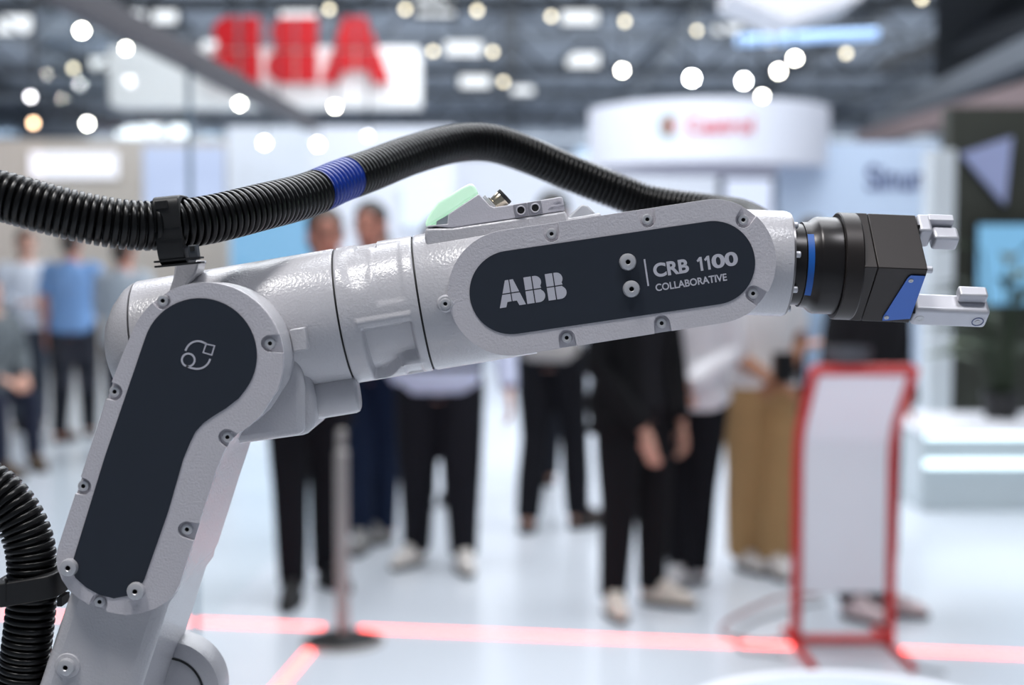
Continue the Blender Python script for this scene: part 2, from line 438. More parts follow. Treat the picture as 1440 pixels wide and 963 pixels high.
# shoulder link going down to the base, with its large bolt
sh_px = [(104, 815), (255, 800), (247, 835), (236, 850), (199, 965), (150, 1120), (0, 1120), (54, 963), (98, 832)]
shoulder = MB().prism(ol(sh_px, YL + 0.01), YL + 0.0075, 0.745).build('shoulder_link', PAINT2, robot, bevel=0.006, seg=4)
b = MB(); pb = W(95, 936, YL + 0.0075)
b.lathe(pb, (0, -1, 0), [(-0.002, 0.0062), (0.0, 0.0062), (0.0008, 0.0058), (0.001, 0.0044)], 24)
b.build('bolt_seat', PAINT2, shoulder)
put('boss_bolt', BIGBOLT, pb + Vector((0, -0.0006, 0)), shoulder)
# shoulder joint disc behind, and the base column down to the pedestal
pc = W(243, 965, 0.735)
b = MB(); R0 = 0.0282
b.lathe(pc, (0, 1, 0), [(-0.012, 0.0), (-0.012, R0 * 0.62), (-0.0115, R0 * 0.66), (-0.012, R0 * 0.70), (-0.009, R0 * 0.95), (-0.004, R0), (0.010, R0), (0.012, R0 * 0.94), (0.012, 0)], 56)
jd = b.build('shoulder_joint', PAINT2, robot)
b = MB(); b.lathe(pc, (0, -1, 0), [(0.0085, R0 * 0.655), (0.0128, R0 * 0.655), (0.0128, R0 * 0.685), (0.0085, R0 * 0.685)], 56); b.build('joint_groove', GROOVE, jd)
b = MB(); bc = Vector((ROOT.x, 0.735, 0))
b.lathe(bc, (0, 0, 1), [(1.0, 0.095), (1.015, 0.095), (1.02, 0.078), (1.16, 0.07), (1.24, 0.066), (1.262, 0.05), (1.262, 0)], 48)
b.build('base_column', PAINT2, robot)

# ---------------- elbow: casting around the roll axis
pA = W(487, 444, YA); pB = W(596, 426, YA)
AX = (pB - pA).normalized(); UPX = Vector((-AX.z, 0, AX.x)); FR = Vector((0, -1, 0))
RC = 0.0352
def ax_s(px): return ((W(px, 435, YA) - pA).dot(AX))
sL = (W(203, 491, YA) - pA).dot(AX)
b = MB()
b.lathe(pA, AX, [(sL + 0.0028, RC - 0.001), (sL + 0.0034, RC), (-0.0016, RC), (-0.0005, RC - 0.0004), (-0.0004, RC - 0.003)], 96)
elbow = b.build('elbow_housing', PAINT2, robot)
b = MB()
b.lathe(pA, AX, [(sL - 0.0175, 0.00001), (sL - 0.0165, 0.013), (sL - 0.0145, 0.0185), (sL - 0.0095, 0.0262), (sL - 0.003, RC - 0.0028), (sL, RC - 0.0012), (sL + 0.0022, RC - 0.0004), (sL + 0.0023, RC - 0.003)], 96)
b.build('elbow_end_cap', PAINT2, robot, ang=60)
b = MB(); b.lathe(pA, AX, [(sL + 0.002, RC - 0.0016), (sL + 0.0032, RC - 0.0016)], 96); b.build('cap_joint', GROOVE, elbow)
# casting web below the cylinder and around the hub
web_px = [(250, 560), (240, 470), (300, 420), (400, 430), (425, 470), (434, 520), (444, 560), (446, 583), (442, 600), (432, 610), (425, 612.5), (340, 624), (300, 628), (265, 610)]
MB().prism(ol(web_px, 0.697), 0.6955, 0.762).build('elbow_web', PAINT2, elbow, bevel=0.0045, seg=4)
ws_px = [(300, 470), (395, 470), (420, 500), (428, 545), (428, 611), (340, 624), (300, 600)]
MB().prism(ol(ws_px, 0.690), 0.689, 0.72).build('elbow_rib', PAINT2, elbow, bevel=0.004, seg=4)
b = MB(); st0 = W(432, 562, 0.712); st1 = st0 + AX * 0.0265
b.lathe(st0, AX, [(0, 0.0108), (0.024, 0.0108), (0.0258, 0.0102), (0.0268, 0.0085), (0.0268, 0)], 40)
b.build('elbow_stub', PAINT2, elbow)
b = MB(); tb = W(421.5, 477, 0.681)
b.box(tb, (0.0038, 0.0035, 0.0056), (AX, Vector((0, 1, 0)), UPX)); b.build('stop_tab', PAINT2, elbow, bevel=0.0007)
# foot of the hose clamp on top of the elbow
ped_px = [(250, 371), (284, 366), (279, 384), (268, 398), (262, 410), (240, 414), (247, 392)]
MB().prism(ol(ped_px, 0.70), 0.694, 0.712).build('clamp_foot', PAINT2, elbow, bevel=0.001)
# gap rings
s2 = (pB - pA).dot(AX)
for s_ in (0.0, s2):
    b = MB(); b.lathe(pA + AX * s_, AX, [(-0.0012, RC - 0.0014), (0.0012, RC - 0.0014)], 96); b.build('joint_gap', GROOVE, robot)

# ---------------- roll joint: cylinder with cast pockets (a relief on the cylinder)
def sst(e0, e1, x):
    t = max(0.0, min(1.0, (x - e0) / (e1 - e0))); return t * t * (3 - 2 * t)
def relief(s, th):
    """s along the axis in metres from the first gap, th degrees above the front; returns radius change"""
    L = s2; v = 0.0
    arcm = lambda d: math.radians(d) * RC
    def bx(s0, s1, t0, t1, e=0.0012):
        return sst(s0, s0 + e, s) * (1 - sst(s1 - e, s1, s)) * sst(t0, t0 + math.degrees(e / RC), th) * (1 - sst(t1 - math.degrees(e / RC), t1, th))
    v -= 0.0056 * bx(0.0095, L - 0.0045, -50 - 30 * (1 - sst(0.014, 0.03, s)), -11, 0.0022)
    v += 0.0010 * bx(0.008, L - 0.0045, -9.5, -3, 0.0010)
    v += 0.0010 * bx(0.024, L - 0.004, -56, -50, 0.0010)
    v -= 0.0014 * bx(0.026, L - 0.004, -88, -57, 0.002)
    v -= 0.0008 * bx(0.0185, L - 0.0050, 4, 76, 0.0035)
    q = math.hypot((s - 0.0125) / 0.0105, (th - 46) / 30.0)
    v -= 0.0011 * (1 - sst(0.45, 1.0, q))
    v -= 0.0024 * bx(0.0105, 0.0225, 68, 100, 0.0012)
    return v
NS, NT = 72, 240
V = []; F = []
svals = [0.0005 + (s2 - 0.0010) * i / NS for i in range(NS + 1)]
for i, s_ in enumerate(svals):
    for k in range(NT):
        th = 360.0 * k / NT
        tt = th if th <= 180 else th - 360
        r = RC + relief(s_, tt)
        if i in (0, NS): r -= 0.0005
        d = FR * math.cos(math.radians(th)) + UPX * math.sin(math.radians(th))
        V.append(pA + AX * s_ + d * r)
for i in range(NS):
    for k in range(NT):
        q = (k + 1) % NT
        F.append((i * NT + k, i * NT + q, (i + 1) * NT + q, (i + 1) * NT + k))
obj('roll_joint', V, F, PAINT2, robot, ang=50)

# ---------------- forearm
b = MB(); sF = ax_s(745)
b.lathe(pA, AX, [(s2 + 0.0004, RC - 0.003), (s2 + 0.0005, RC - 0.0005), (s2 + 0.0016, RC), (sF, RC), (sF, 0)], 96)
forearm = b.build('forearm_housing', PAINT2, robot)
fore_px = arc(1004, 367.5, 87.5, 98.8, -81.2, 36) + arc(718, 411.5, 88.5, -81.2, -261.2, 36)
fcover = MB().prism(ol(fore_px, YF), YF, YF + 0.0055).build('forearm_cover', PAINT, robot)
perp = (math.sin(math.radians(-8.8)), math.cos(math.radians(8.8)))
fse = [((775.7, 328.7), (perp[0], perp[1])), ((910.6, 308.4), perp), ((1045.8, 309), (0.55, 0.83)), ((1059.6, 412.7), (0.82, -0.5)), ((930.8, 454.5), (-perp[0], -perp[1])), ((797, 475), (-perp[0], -perp[1]))]
cuts = []
for c, d in fse:
    p = W(c[0], c[1], YF); cuts.append(u_cut((p.x, p.z), d, 0.0040, 0.009))
cut_cover(fcover, cuts, YF - 0.003, YF + 0.0026); bev(fcover, 0.0007)
for c, d in fse: put('screw', SEATSCREW, W(c[0], c[1], YF) + Vector((0, 0.0027, 0)), fcover)
finlay_px = arc(1003, 369.5, 58.8, 98.8, -81.2, 32) + arc(719, 411, 58.8, -81.2, -261.2, 32)
finlay = MB().prism(ol(finlay_px, YF), YF - 0.00035, YF + 0.001).build('dark_inlay', SLATE, fcover, smooth=False)
finlay['label'] = 'dark slate inlay with silver lettering'
MB().prism(ol(inset_px(fore_px, 1.3), YF), YF + 0.0054, 0.752).build('forearm_body', PAINT2, forearm, bevel=0.003, seg=3)
# boss screw left of the cover
b = MB(); pb = W(626.5, 427, YF + 0.0002)
b.lathe(pb, (0, -1, 0), [(-0.008, 0.0046), (-0.0006, 0.0044), (0.0004, 0.0036), (0.0004, 0)], 24); b.build('screw_boss', PAINT2, forearm)
put('screw', SEATSCREW, pb + Vector((0, -0.0002, 0)), forearm)
for c in ((882.5, 368.3), (887.5, 406.2)): put('boss_bolt', BIGBOLT, W(c[0], c[1], YF), fcover)
# lettering on the inlay
TA = math.radians(8.75)
def place2d(px, py, y):
    p = W(px, py, y); return lambda u, v: (p.x + u * math.cos(TA) - v * math.sin(TA), p.z + u * math.sin(TA) + v * math.cos(TA))
f = place2d(702.9, 433.3, YF); k = (451 / 12.0) * YF / FPX / 451
for nm, pcs in mark_pieces():
    b = MB()
    for pc_ in pcs: b.prism([f(x * k, y * k) for x, y in pc_], YF - 0.0005, YF - 0.0003)
    b.build('letter', PRINT, fcover, smooth=False)
def lettering(body, x0, y0, wpx, hpx, bold, name):
    T, Fc = text_mesh(body, bold); g = place2d(x0, y0, YF); kk = YF / FPX
    b = MB(); b.add([(g(u * wpx * kk, v * hpx * kk)[0], YF - 0.00045, g(u * wpx * kk, v * hpx * kk)[1]) for u, v in T], Fc)
    return b.build(name, PRINT, fcover, smooth=False, fix=False)
lettering('CRB', 920.0, 390.6, 50, 20.0, 0.035, 'model_lettering')
lettering('00', 1002.0, 378.3, 37.0, 20.0, 0.035, 'model_lettering')
for x1_, y1_ in ((981.0, 381.6), (991.5, 380.0)):
    g = place2d(x1_, y1_, YF); kk = YF / FPX
    MB().prism([g(u * kk, v * kk) for u, v in ((0.6, 15.2), (5.0, 19.6), (8.2, 19.6), (8.2, 0), (4.6, 0), (4.6, 14.6), (2.2, 12.6))], YF - 0.0005, YF - 0.0003).build('model_lettering', PRINT, fcover, smooth=False)
lettering('COLLABORATIVE', 922.5, 409.8, 101.0, 10.4, 0.022, 'word_lettering')
g = place2d(911.6, 402, YF); kk = YF / FPX
MB().prism([g(-1.2 * kk, 0), g(1.2 * kk, 0), g(1.2 * kk, 38 * kk), g(-1.2 * kk, 38 * kk)], YF - 0.0005, YF - 0.0003).build('divider_bar', PRINT, fcover, smooth=False)

# ---------------- status light and connector block on top of the forearm
YB = 0.700
base_px = [(598, 321), (635, 320.5), (700, 311), (795, 296.5), (799, 307), (845, 299), (850, 330), (720, 360), (640, 372), (604, 362), (597, 335)]
cb = MB().prism(ol(base_px, YB), YB, 0.738).build('connector_base', PAINT2, forearm, bevel=0.0012)
cap_px = [(612, 318.5), (600, 320.5), (601, 317), (629, 315), (630.5, 301), (672.5, 273), (675, 274.5), (689.5, 289.5), (695, 291.3), (743.7, 284), (762.5, 281), (788, 276.5), (791.5, 278), (794.5, 296.0), (700, 310.5), (636, 320.3)]
YC = 0.7005
conn = MB().prism(ol(cap_px, YC), YC, 0.7365).build('connector_block', PLASTIC, robot, bevel=0.0005)
lens_px = [(672.5, 272.5), (669, 264), (664.8, 259), (660.6, 257.6), (648, 264), (631.5, 274.5), (616, 284), (606, 296.5), (600, 308), (598, 314), (599, 320), (612, 312.5), (630.5, 300.5)]
MB().prism(ol(lens_px, YC), YC + 0.0008, 0.7355).build('status_light', LENSM, robot, bevel=0.0028, seg=4)
robot.children[-1]['label'] = 'pale green glowing status light'
# window under the lens
MB().prism(ol([(613, 316.8), (628.6, 314.4), (630, 302), (614, 311)], YC), YC + 0.0012, YC + 0.003).build('light_window', mat('smoked_window', rgb(150, 158, 165), 0.3), conn, smooth=False)
# metal round connector, axis up to the right
p0 = W(695, 290, 0.714); ca = (Vector((1, 0, 0.95))).normalized(); R1 = 0.0043
b = MB(); b.lathe(p0, ca, [(-0.002, R1 * 1.2), (0.0012, R1 * 1.2), (0.0014, R1), (0.0068, R1), (0.007, R1 * 0.97), (0.0071, R1 * 0.8), (0.0071, 0)], 28); mc = b.build('metal_connector', NICKEL, robot)
b = MB(); b.lathe(p0, ca, [(0.0062, R1 * 1.03), (0.0078, R1 * 1.03), (0.0081, R1 * 0.95), (0.0081, 0)], 28); b.build('connector_seal', GROOVE, mc)
b = MB(); b.box(W(688, 284, 0.712), (0.0009, 0.004, 0.0040), (ca, Vector((0, 1, 0)), Vector((-ca.z, 0, ca.x)))); b.build('connector_flange', CLEARM, mc, bevel=0.0003)
# two air sockets
for cx, cy in ((732.5, 295.6), (752.6, 292.3)):
    c0 = W(cx, cy, YC)
    b = MB(); b.box(c0 + Vector((0, 0.0001, 0)), (0.0034, 0.0006, 0.0033), (AX, Vector((0, 1, 0)), UPX)); pl = b.build('socket_plate', mat('socket_grey', rgb(150, 150, 158), 0.45), conn, bevel=0.0002)
    b = MB(); b.lathe(c0, (0, -1, 0), [(0, 0.0025), (0.0011, 0.0024), (0.0013, 0.0021), (0.0011, 0.0018), (-0.001, 0.0018)], 28); b.build('socket_rim', PLASTIC, pl)
    b = MB(); b.lathe(c0, (0, -1, 0), [(0.00075, 0.0019), (0.0008, 0.00001)], 24); b.build('socket_hole', DARKHOLE, pl)
# raised strips at the block's right end
for (x0, y0, x1, y1) in ((778, 283.5, 789, 281.8), (771, 290.6, 793, 287.0)):
    a_ = W(x0, y0, YC); c_ = W(x1, y1, YC); b = MB(); b.box((a_ + c_) / 2, ((c_ - a_).length / 2, 0.0005, 0.0003), (AX, Vector((0, 1, 0)), UPX)); b.build('block_rib', PLASTIC, conn)
wedge_px = [(798, 306), (817.7, 287.5), (826, 290), (839, 303), (838, 312), (800, 316)]
MB().prism(ol(wedge_px, 0.712), 0.706, 0.728).build('frosted_plug', CLEARM, robot, bevel=0.0008)

# ---------------- wrist
g0 = W(1004, 367.0, YA); g1 = W(1285, 378.5, YA)
GA = (g1 - g0).normalized(); GB = Vector((-GA.z, 0, GA.x)); GC = Vector((0, -1, 0))
GU = (GB + GC).normalized(); GV = (GC - GB).normalized()
def gs(px): return (W(px, 375, YA) - g0).dot(GA)
K = YA / FPX
b = MB()
b.lathe(g0, GA, [(gs(1010), 0.0), (gs(1010), 74 * K), (gs(1098), 74 * K), (gs(1102), 73.2 * K), (gs(1103), 71 * K), (gs(1103), 0)], 96)
wrist = b.build('wrist_housing', PAINT2, robot)
b = MB(); b.lathe(g0, GA, [(gs(1102.5), 72 * K), (gs(1105), 72 * K), (gs(1105), 60 * K)], 96); b.build('wrist_ring', mat('dark_metal_ring', rgb(120, 118, 120), 0.3, 0.7), wrist)
for i in range(8):
    a_ = math.radians(12 + i * 45)
    pp = g0 + GA * gs(1104) + (GC * math.cos(a_) + GB * math.sin(a_)) * (63.5 * K)
    b = MB(); b.lathe(pp, GA, [(0, 0.0017), (0.0026, 0.0017), (0.003, 0.0013), (0.003, 0)], 14); b.build('flange_screw', ALU, wrist)

# ================================================================== gripper on the wrist
gripper = empty('parallel_gripper', g0 + GA * gs(1106), 'black two-jaw gripper with pale aluminium fingers, bolted to the wrist', 'gripper')
b = MB(); b.lathe(g0, GA, [(gs(1105.2), 57 * K), (gs(1123), 57 * K), (gs(1124), 55 * K), (gs(1124), 0)], 72); b.build('adapter_disc', GRIPB, gripper)
b = MB(); b.lathe(g0, GA, [(gs(1123.5), 0.001), (gs(1123.5), 59.3 * K), (gs(1133), 60 * K), (gs(1141), 66.5 * K), (gs(1145), 68 * K), (gs(1172), 68 * K), (gs(1172), 0.001)], 96)
gbody = b.build('gripper_drum', GRIPB, gripper)
b = MB(); b.lathe(g0, GA, [(gs(1124), 59.0 * K), (gs(1124), 60.2 * K), (gs(1132.6), 60.8 * K), (gs(1132.6), 59.0 * K)], 40, ref=GC, a0=math.radians(-44), a1=math.radians(44)); b.build('blue_band', BLUERING, gbody)
b = MB(); b.lathe(g0, GA, [(gs(1172.6), 60 * K), (gs(1172.6), 73.5 * K), (gs(1174), 75 * K), (gs(1196), 75 * K), (gs(1198), 73.5 * K), (gs(1198), 60 * K)], 96); b.build('gripper_collar', GRIPM, gripper)
def gbox(name, m, parent, s0, s1, u0, u1, v0, v1, bevel=0.0006, seg=2):
    c = g0 + GA * (s0 + s1) / 2 + GU * (u0 + u1) / 2 + GV * (v0 + v1) / 2
    b = MB(); b.box(c, ((s1 - s0) / 2, abs(u1 - u0) / 2, abs(v1 - v0) / 2), (GA, GU, GV)); return b.build(name, m, parent, bevel=bevel, seg=seg)
hs = 53.5 * K
gbox('gripper_plate', GRIPM, gripper, gs(1197), gs(1215), -hs, hs, -hs, hs, 0.0004)
gblock = gbox('gripper_block', GRIPM, gripper, gs(1215.5), gs(1283), -hs, hs, -hs, hs, 0.0005)
# blue plate with two screws on the lower front face
fv = hs
def on_face(s_, u_): return g0 + GA * s_ + GU * u_ + GV * (fv + 0.00025)
pl = [(gs(1262), hs * 0.80), (gs(1281.5), hs * 0.80), (gs(1281.5), -hs * 0.80), (gs(1244), -hs * 0.92), (gs(1243), -hs * 0.80), (gs(1259), hs * 0.72)]
V = [on_face(s_, u_) for s_, u_ in pl]; V += [v + GV * 0.0005 for v in V]; n = len(pl)
F = [tuple(range(n)), tuple(range(2 * n - 1, n - 1, -1))] + [(i, (i + 1) % n, n + (i + 1) % n, n + i) for i in range(n)]
bp_ = obj('blue_plate', V, F, BLUEPL, gblock, smooth=False); bp_['label'] = 'blue anodised plate'
for s_, u_ in ((gs(1264), hs * 0.62), (gs(1248), -hs * 0.78)):
    b = MB(); b.lathe(on_face(s_, u_) + GV * 0.0005, GV, [(0, 0.0013), (0.0004, 0.0012), (0.0004, 0.0006), (0.0001, 0.0005), (0.0001, 0)], 16); b.build('plate_screw', SCREW, bp_)
b = MB(); b.lathe(g0 + GA * gs(1282) + GC * (hs * 1.30), GA, [(0, 0.0019), (0.0026, 0.0019), (0.003, 0.0015), (0.003, 0)], 18); b.build('corner_pin', ALU, gblock)
b = MB(); b.box(g0 + GA * (gs(1283.6)), (0.0006, hs * 0.35, hs * 1.15), (GA, GC, GB)); b.build('jaw_slide', GRIPB, gblock)
# lower finger
q = 17 * K
def fing(c):
    """u, v of a finger centre that lies c above the axis"""
    return c / math.sqrt(2), -c / math.sqrt(2)
cu_, cv_ = fing(-0.0205)
lf = gbox('finger', ALU, gripper, gs(1284), gs(1390), cu_ - q, cu_ + q, cv_ - q, cv_ + q, 0.0022, 4)
lf['label'] = 'pale aluminium lower finger'
b = MB(); pp = g0 + GA * gs(1376) + GU * (cu_ - q * 0.15) + GV * (cv_ + q)
b.lathe(pp, GV, [(0, 0.0031), (0.0002, 0.0031), (0.0002, 0.0026), (-0.0004, 0.0026)], 28); b.build('dowel_ring', mat('blue_steel', rgb(70, 80, 120), 0.3, 0.6), lf)
b = MB(); b.lathe(pp, GV, [(0, 0.0013), (0.0003, 0.0012), (0.0003, 0)], 18); b.build('dowel_pin', SCREW, lf)
b = MB(); b.lathe(g0 + GA * gs(1294) + GU * (cu_ - q * 0.1) + GV * (cv_ + q), GV, [(0, 0.0024), (0.0002, 0.0023), (0.0002, 0.0012), (0.00005, 0.0011), (0.00005, 0)], 20); b.build('finger_screw', SCREW, lf)
gbox('finger_pad', ALU, lf, gs(1345), gs(1385), cu_ + q + 0.0004, cu_ + q * 2.0, cv_ - q, cv_ + q * 0.1, 0.0012, 3)
# upper finger, mirrored
cu_, cv_ = fing(0.0200)
uf = gbox('finger', ALU, gripper, gs(1284), gs(1303), cu_ - q, cu_ + q, cv_ - q, cv_ + q, 0.0016, 4)
uf['label'] = 'pale aluminium upper finger'
gbox('finger_arm', ALU, uf, gs(1300), gs(1336), cu_ - q * 0.2, cu_ + q, cv_ - q, cv_ - q * 0.25, 0.0006)
gbox('finger_pad', ALU, uf, gs(1306), gs(1342), cu_ - q * 1.0, cu_ + q * 0.45, cv_ - q * 0.2, cv_ + q * 1.25, 0.0016, 3)
b = MB(); pp = g0 + GA * gs(1305.6) + GU * (cu_ - q * 0.2) + GV * (cv_ + q * 0.5); b.lathe(pp, -GA, [(0, 0.0017), (0.0003, 0.0016), (0.0003, 0.0009), (0.0001, 0.0008), (0.0001, 0)], 16); b.build('finger_screw', SCREW, uf)

# ================================================================== corrugated hose
hp = [(1085, 350, .80), (1068, 322, .85), (1040, 306, .88), (1000, 299, .905), (920, 287, .92), (860, 266, .92), (800, 242, .915), (740, 217, .905), (690, 201.5, .89), (640, 202, .87), (580, 217, .835), (520, 240, .795), (480, 254, .77), (430, 275, .74), (360, 293, .705), (300, 307.5, .684), (245, 315.5, .670), (190, 317, .661), (130, 308.5, .655), (60, 292, .65), (0, 275.5, .648), (-60, 266, .648), (-130, 290, .65), (-190, 360, .655), (-205, 470, .66), (-170, 570, .665), (-100, 640, .667), (-40, 668, .667), (10, 705, .667), (40, 760, .667), (45, 830, .667), (36, 920, .667), (26, 1000, .67), (22, 1080, .69), (40, 1180, .72), (70, 1260, .735)]
path = catmull([W(*p) for p in hp], 60)
cum = [0.0]
for i in range(1, len(path)): cum.append(cum[-1] + (path[i] - path[i - 1]).length)
hose = empty('corrugated_hose', W(245, 315.5, .668), 'black corrugated hose arching over the robot arm and looping down beside it', 'hose')
def at_len(l):
    import bisect
    i = max(1, min(len(cum) - 1, bisect.bisect_left(cum, l))); t = (l - cum[i - 1]) / max(1e-9, cum[i] - cum[i - 1])
    return path[i - 1].lerp(path[i], t)
HR = 0.0119; PITCHH = 0.00355
PROF = [(0.0, 0.0), (0.12, -0.0004), (0.2, -0.0019), (0.36, -0.0021), (0.44, -0.0004), (0.56, 0.0), (0.78, 0.0)]
def hose_part(l0, l1, name, m):
    V = []; F = []; n = 36; prev = None; rows = 0
    k0 = int(round(l0 / PITCHH)); k1 = int(round(l1 / PITCHH))
    for k in range(k0, k1):
        for t, dr in PROF:
            l = (k + t) * PITCHH
            p = at_len(l); tg = (at_len(l + 0.001) - at_len(l - 0.001)).normalized()
            if prev is None: e1, e2 = frame_of(tg)
            else: e1 = (prev - tg * prev.dot(tg)).normalized(); e2 = tg.cross(e1)
            prev = e1
            for i in range(n):
                a = 2 * PI * i / n; V.append(p + (e1 * math.cos(a) + e2 * math.sin(a)) * (HR + dr))
            rows += 1
    for j in range(rows - 1):
        for i in range(n):
            q_ = (i + 1) % n; F.append((j * n + i, j * n + q_, (j + 1) * n + q_, (j + 1) * n + i))
    return obj(name, V, F, m, hose, ang=60, fix=False)
def len_at_px(px, lo, hi):
    best = min(range(lo * 60, hi * 60), key=lambda i: abs(720 + FPX * path[i].x / max(1e-6, (path[i] - _O).dot(_F)) - px)); return cum[best]
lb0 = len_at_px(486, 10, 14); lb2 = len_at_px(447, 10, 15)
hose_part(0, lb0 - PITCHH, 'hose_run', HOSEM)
hb = hose_part(lb0 - PITCHH, lb2, 'blue_hose_section', HOSEBLUE); hb['label'] = 'blue section of the corrugated hose'  # this stretch of the hose is coloured blue
hose_part(lb2, cum[-1] - 0.004, 'hose_run', HOSEM)
# clamps: a block with a round bore around the hose
def clamp(center, axis, up, front, back, top, bottom, ln, name='hose_clamp'):
    axis = axis.normalized(); side = up.cross(axis).normalized(); up = axis.cross(side).normalized()
    if side.y > 0: side = -side
    n = 48; V = []; F = []
    def outer(a):
        c, s_ = math.cos(a), math.sin(a)
        hx = front if c > 0 else back; hz = top if s_ > 0 else bottom
        e = 0.42
        return (hx * math.copysign(abs(c) ** e, c), hz * math.copysign(abs(s_) ** e, s_))
    for t in (-ln / 2, ln / 2):
        for i in range(n):
            x, z = outer(2 * PI * i / n); V.append(center + axis * t + side * x + up * z)
        for i in range(n):
            a = 2 * PI * i / n; V.append(center + axis * t + side * math.cos(a) * (HR + 0.0002) + up * math.sin(a) * (HR + 0.0002))
    for i in range(n):
        j = (i + 1) % n
        F += [(i, j, 2 * n + j, 2 * n + i), (n + i, 3 * n + i, 3 * n + j, n + j), (i, n + i, n + j, j), (2 * n + i, 2 * n + j, 3 * n + j, 3 * n + i)]
    return obj(name, V, F, CLAMPM, hose, bevel=0.0006, ang=30), axis, side, up
lc = len_at_px(245, 14, 18)
cc = at_len(lc); tg = at_len(lc - 0.002) - at_len(lc + 0.002)
tl = (tg.normalized() + Vector((0, 0, 0.03))).normalized()
c1, ca_, cs_, cu2 = clamp(cc, Vector((1, 0, 0.10)), Vector((0, 0, 1)), 0.0142, 0.0142, 0.0134, 0.0196, 0.0125)
b = MB(); b.box(cc + cs_ * 0.0138 + cu2 * 0.0090 - ca_ * 0.0016, (0.0029, 0.0009, 0.0018), (ca_, cs_, cu2)); b.build('clamp_window', DARKHOLE, c1)
for dz in (-0.0018, -0.0072):
    b = MB(); b.box(cc + cs_ * 0.0141 + cu2 * dz, (0.0058, 0.0005, 0.00022), (ca_, cs_, cu2)); b.build('clamp_ridge', CLAMPM, c1)
for dz, x0, x1 in ((-0.0172, -0.0085, 0.0135), (-0.0195, -0.0085, 0.0135)):
    b = MB(); b.box(cc + cs_ * 0.009 + cu2 * dz + ca_ * (x0 + x1) / 2, ((x1 - x0) / 2, 0.004, 0.00045), (ca_, cs_, cu2)); b.build('clamp_fin', CLAMPM, c1)
b = MB(); b.box(cc + cs_ * 0.008 + cu2 * -0.0145 + ca_ * 0.0098, (0.0021, 0.003, 0.0035), (ca_, cs_, cu2)); lug = b.build('clamp_lug', mat('grey_nylon', rgb(70, 74, 80), 0.5), c1, bevel=0.0004)
b = MB(); b.box(cc + cs_ * 0.011 + cu2 * -0.0128 + ca_ * 0.0098, (0.0011, 0.0003, 0.0011), (ca_, cs_, cu2)); b.build('lug_hole', DARKHOLE, lug)
li = min(range(28 * 60, 33 * 60), key=lambda i: abs((path[i] - W(44, 822, .667)).length)); cc = path[li]
c2, ca_, cs_, cu2 = clamp(cc, Vector((0.17, 0, -1)), Vector((1, 0, 0)), 0.0165, 0.0150, 0.0165, 0.0155, 0.0112)
b = MB(); b.box(cc + Vector((-0.0068, -0.0152, 0.001)), (0.0003, 0.0014, 0.0052)); b.build('clamp_split', DARKHOLE, c2)
b = MB(); b.box(cc + Vector((0.0150, 0.0, -0.007)), (0.0012, 0.006, 0.0022)); b.build('clamp_catch', CLAMPM, c2)
# ================================================================== visitors
def skin_mat(i): return [mat('skin_fair', rgb(206, 158, 138), 0.55, vary=0.06), mat('skin_ruddy', rgb(196, 132, 112), 0.55, vary=0.06), mat('skin_tan', rgb(164, 112, 82), 0.55, vary=0.06)][i]
def cloth(r, g, b, rough=0.85): return mat('cloth_%d_%d_%d' % (r, g, b), rgb(r, g, b), rough, bump=(160, 0.3, 0.003), vary=0.10, vscale=14, spec=0.2)
EYEM = mat('dark_eye', rgb(30, 26, 24), 0.2)
LIPM = mat('lip', rgb(160, 92, 84), 0.5)
def ring_loft(secs, n=24, e=0.85):
    V = []; F = []
    for (z, rx, ry, cx, cy) in secs:
        for k in range(n):
            a = 2 * PI * k / n; c, s = math.cos(a), math.sin(a)
            V.append(Vector((cx + rx * math.copysign(abs(c) ** e, c), cy + ry * math.copysign(abs(s) ** e, s), z)))
    for i in range(len(secs) - 1):
        for k in range(n):
            q = (k + 1) % n; F.append((i * n + k, i * n + q, (i + 1) * n + q, (i + 1) * n + k))
    F.append(tuple(range(n))[::-1]); F.append(tuple(range((len(secs) - 1) * n, len(secs) * n)))
    return V, F
def ellipsoid(c, r, nu=14, nv=10):
    b = []; F = []; c = Vector(c)
    for j in range(nv + 1):
        t = PI * j / nv
        for i in range(nu):
            a = 2 * PI * i / nu
            s = max(math.sin(t), 0.02)
            b.append(c + Vector((r[0] * s * math.cos(a), r[1] * s * math.sin(a), r[2] * math.cos(t))))
    for j in range(nv):
        for i in range(nu):
            q = (i + 1) % nu; F.append((j * nu + i, (j + 1) * nu + i, (j + 1) * nu + q, j * nu + q))
    F.append(tuple(range(nu))); F.append(tuple(range(nv * nu, (nv + 1) * nu))[::-1])
    return b, F
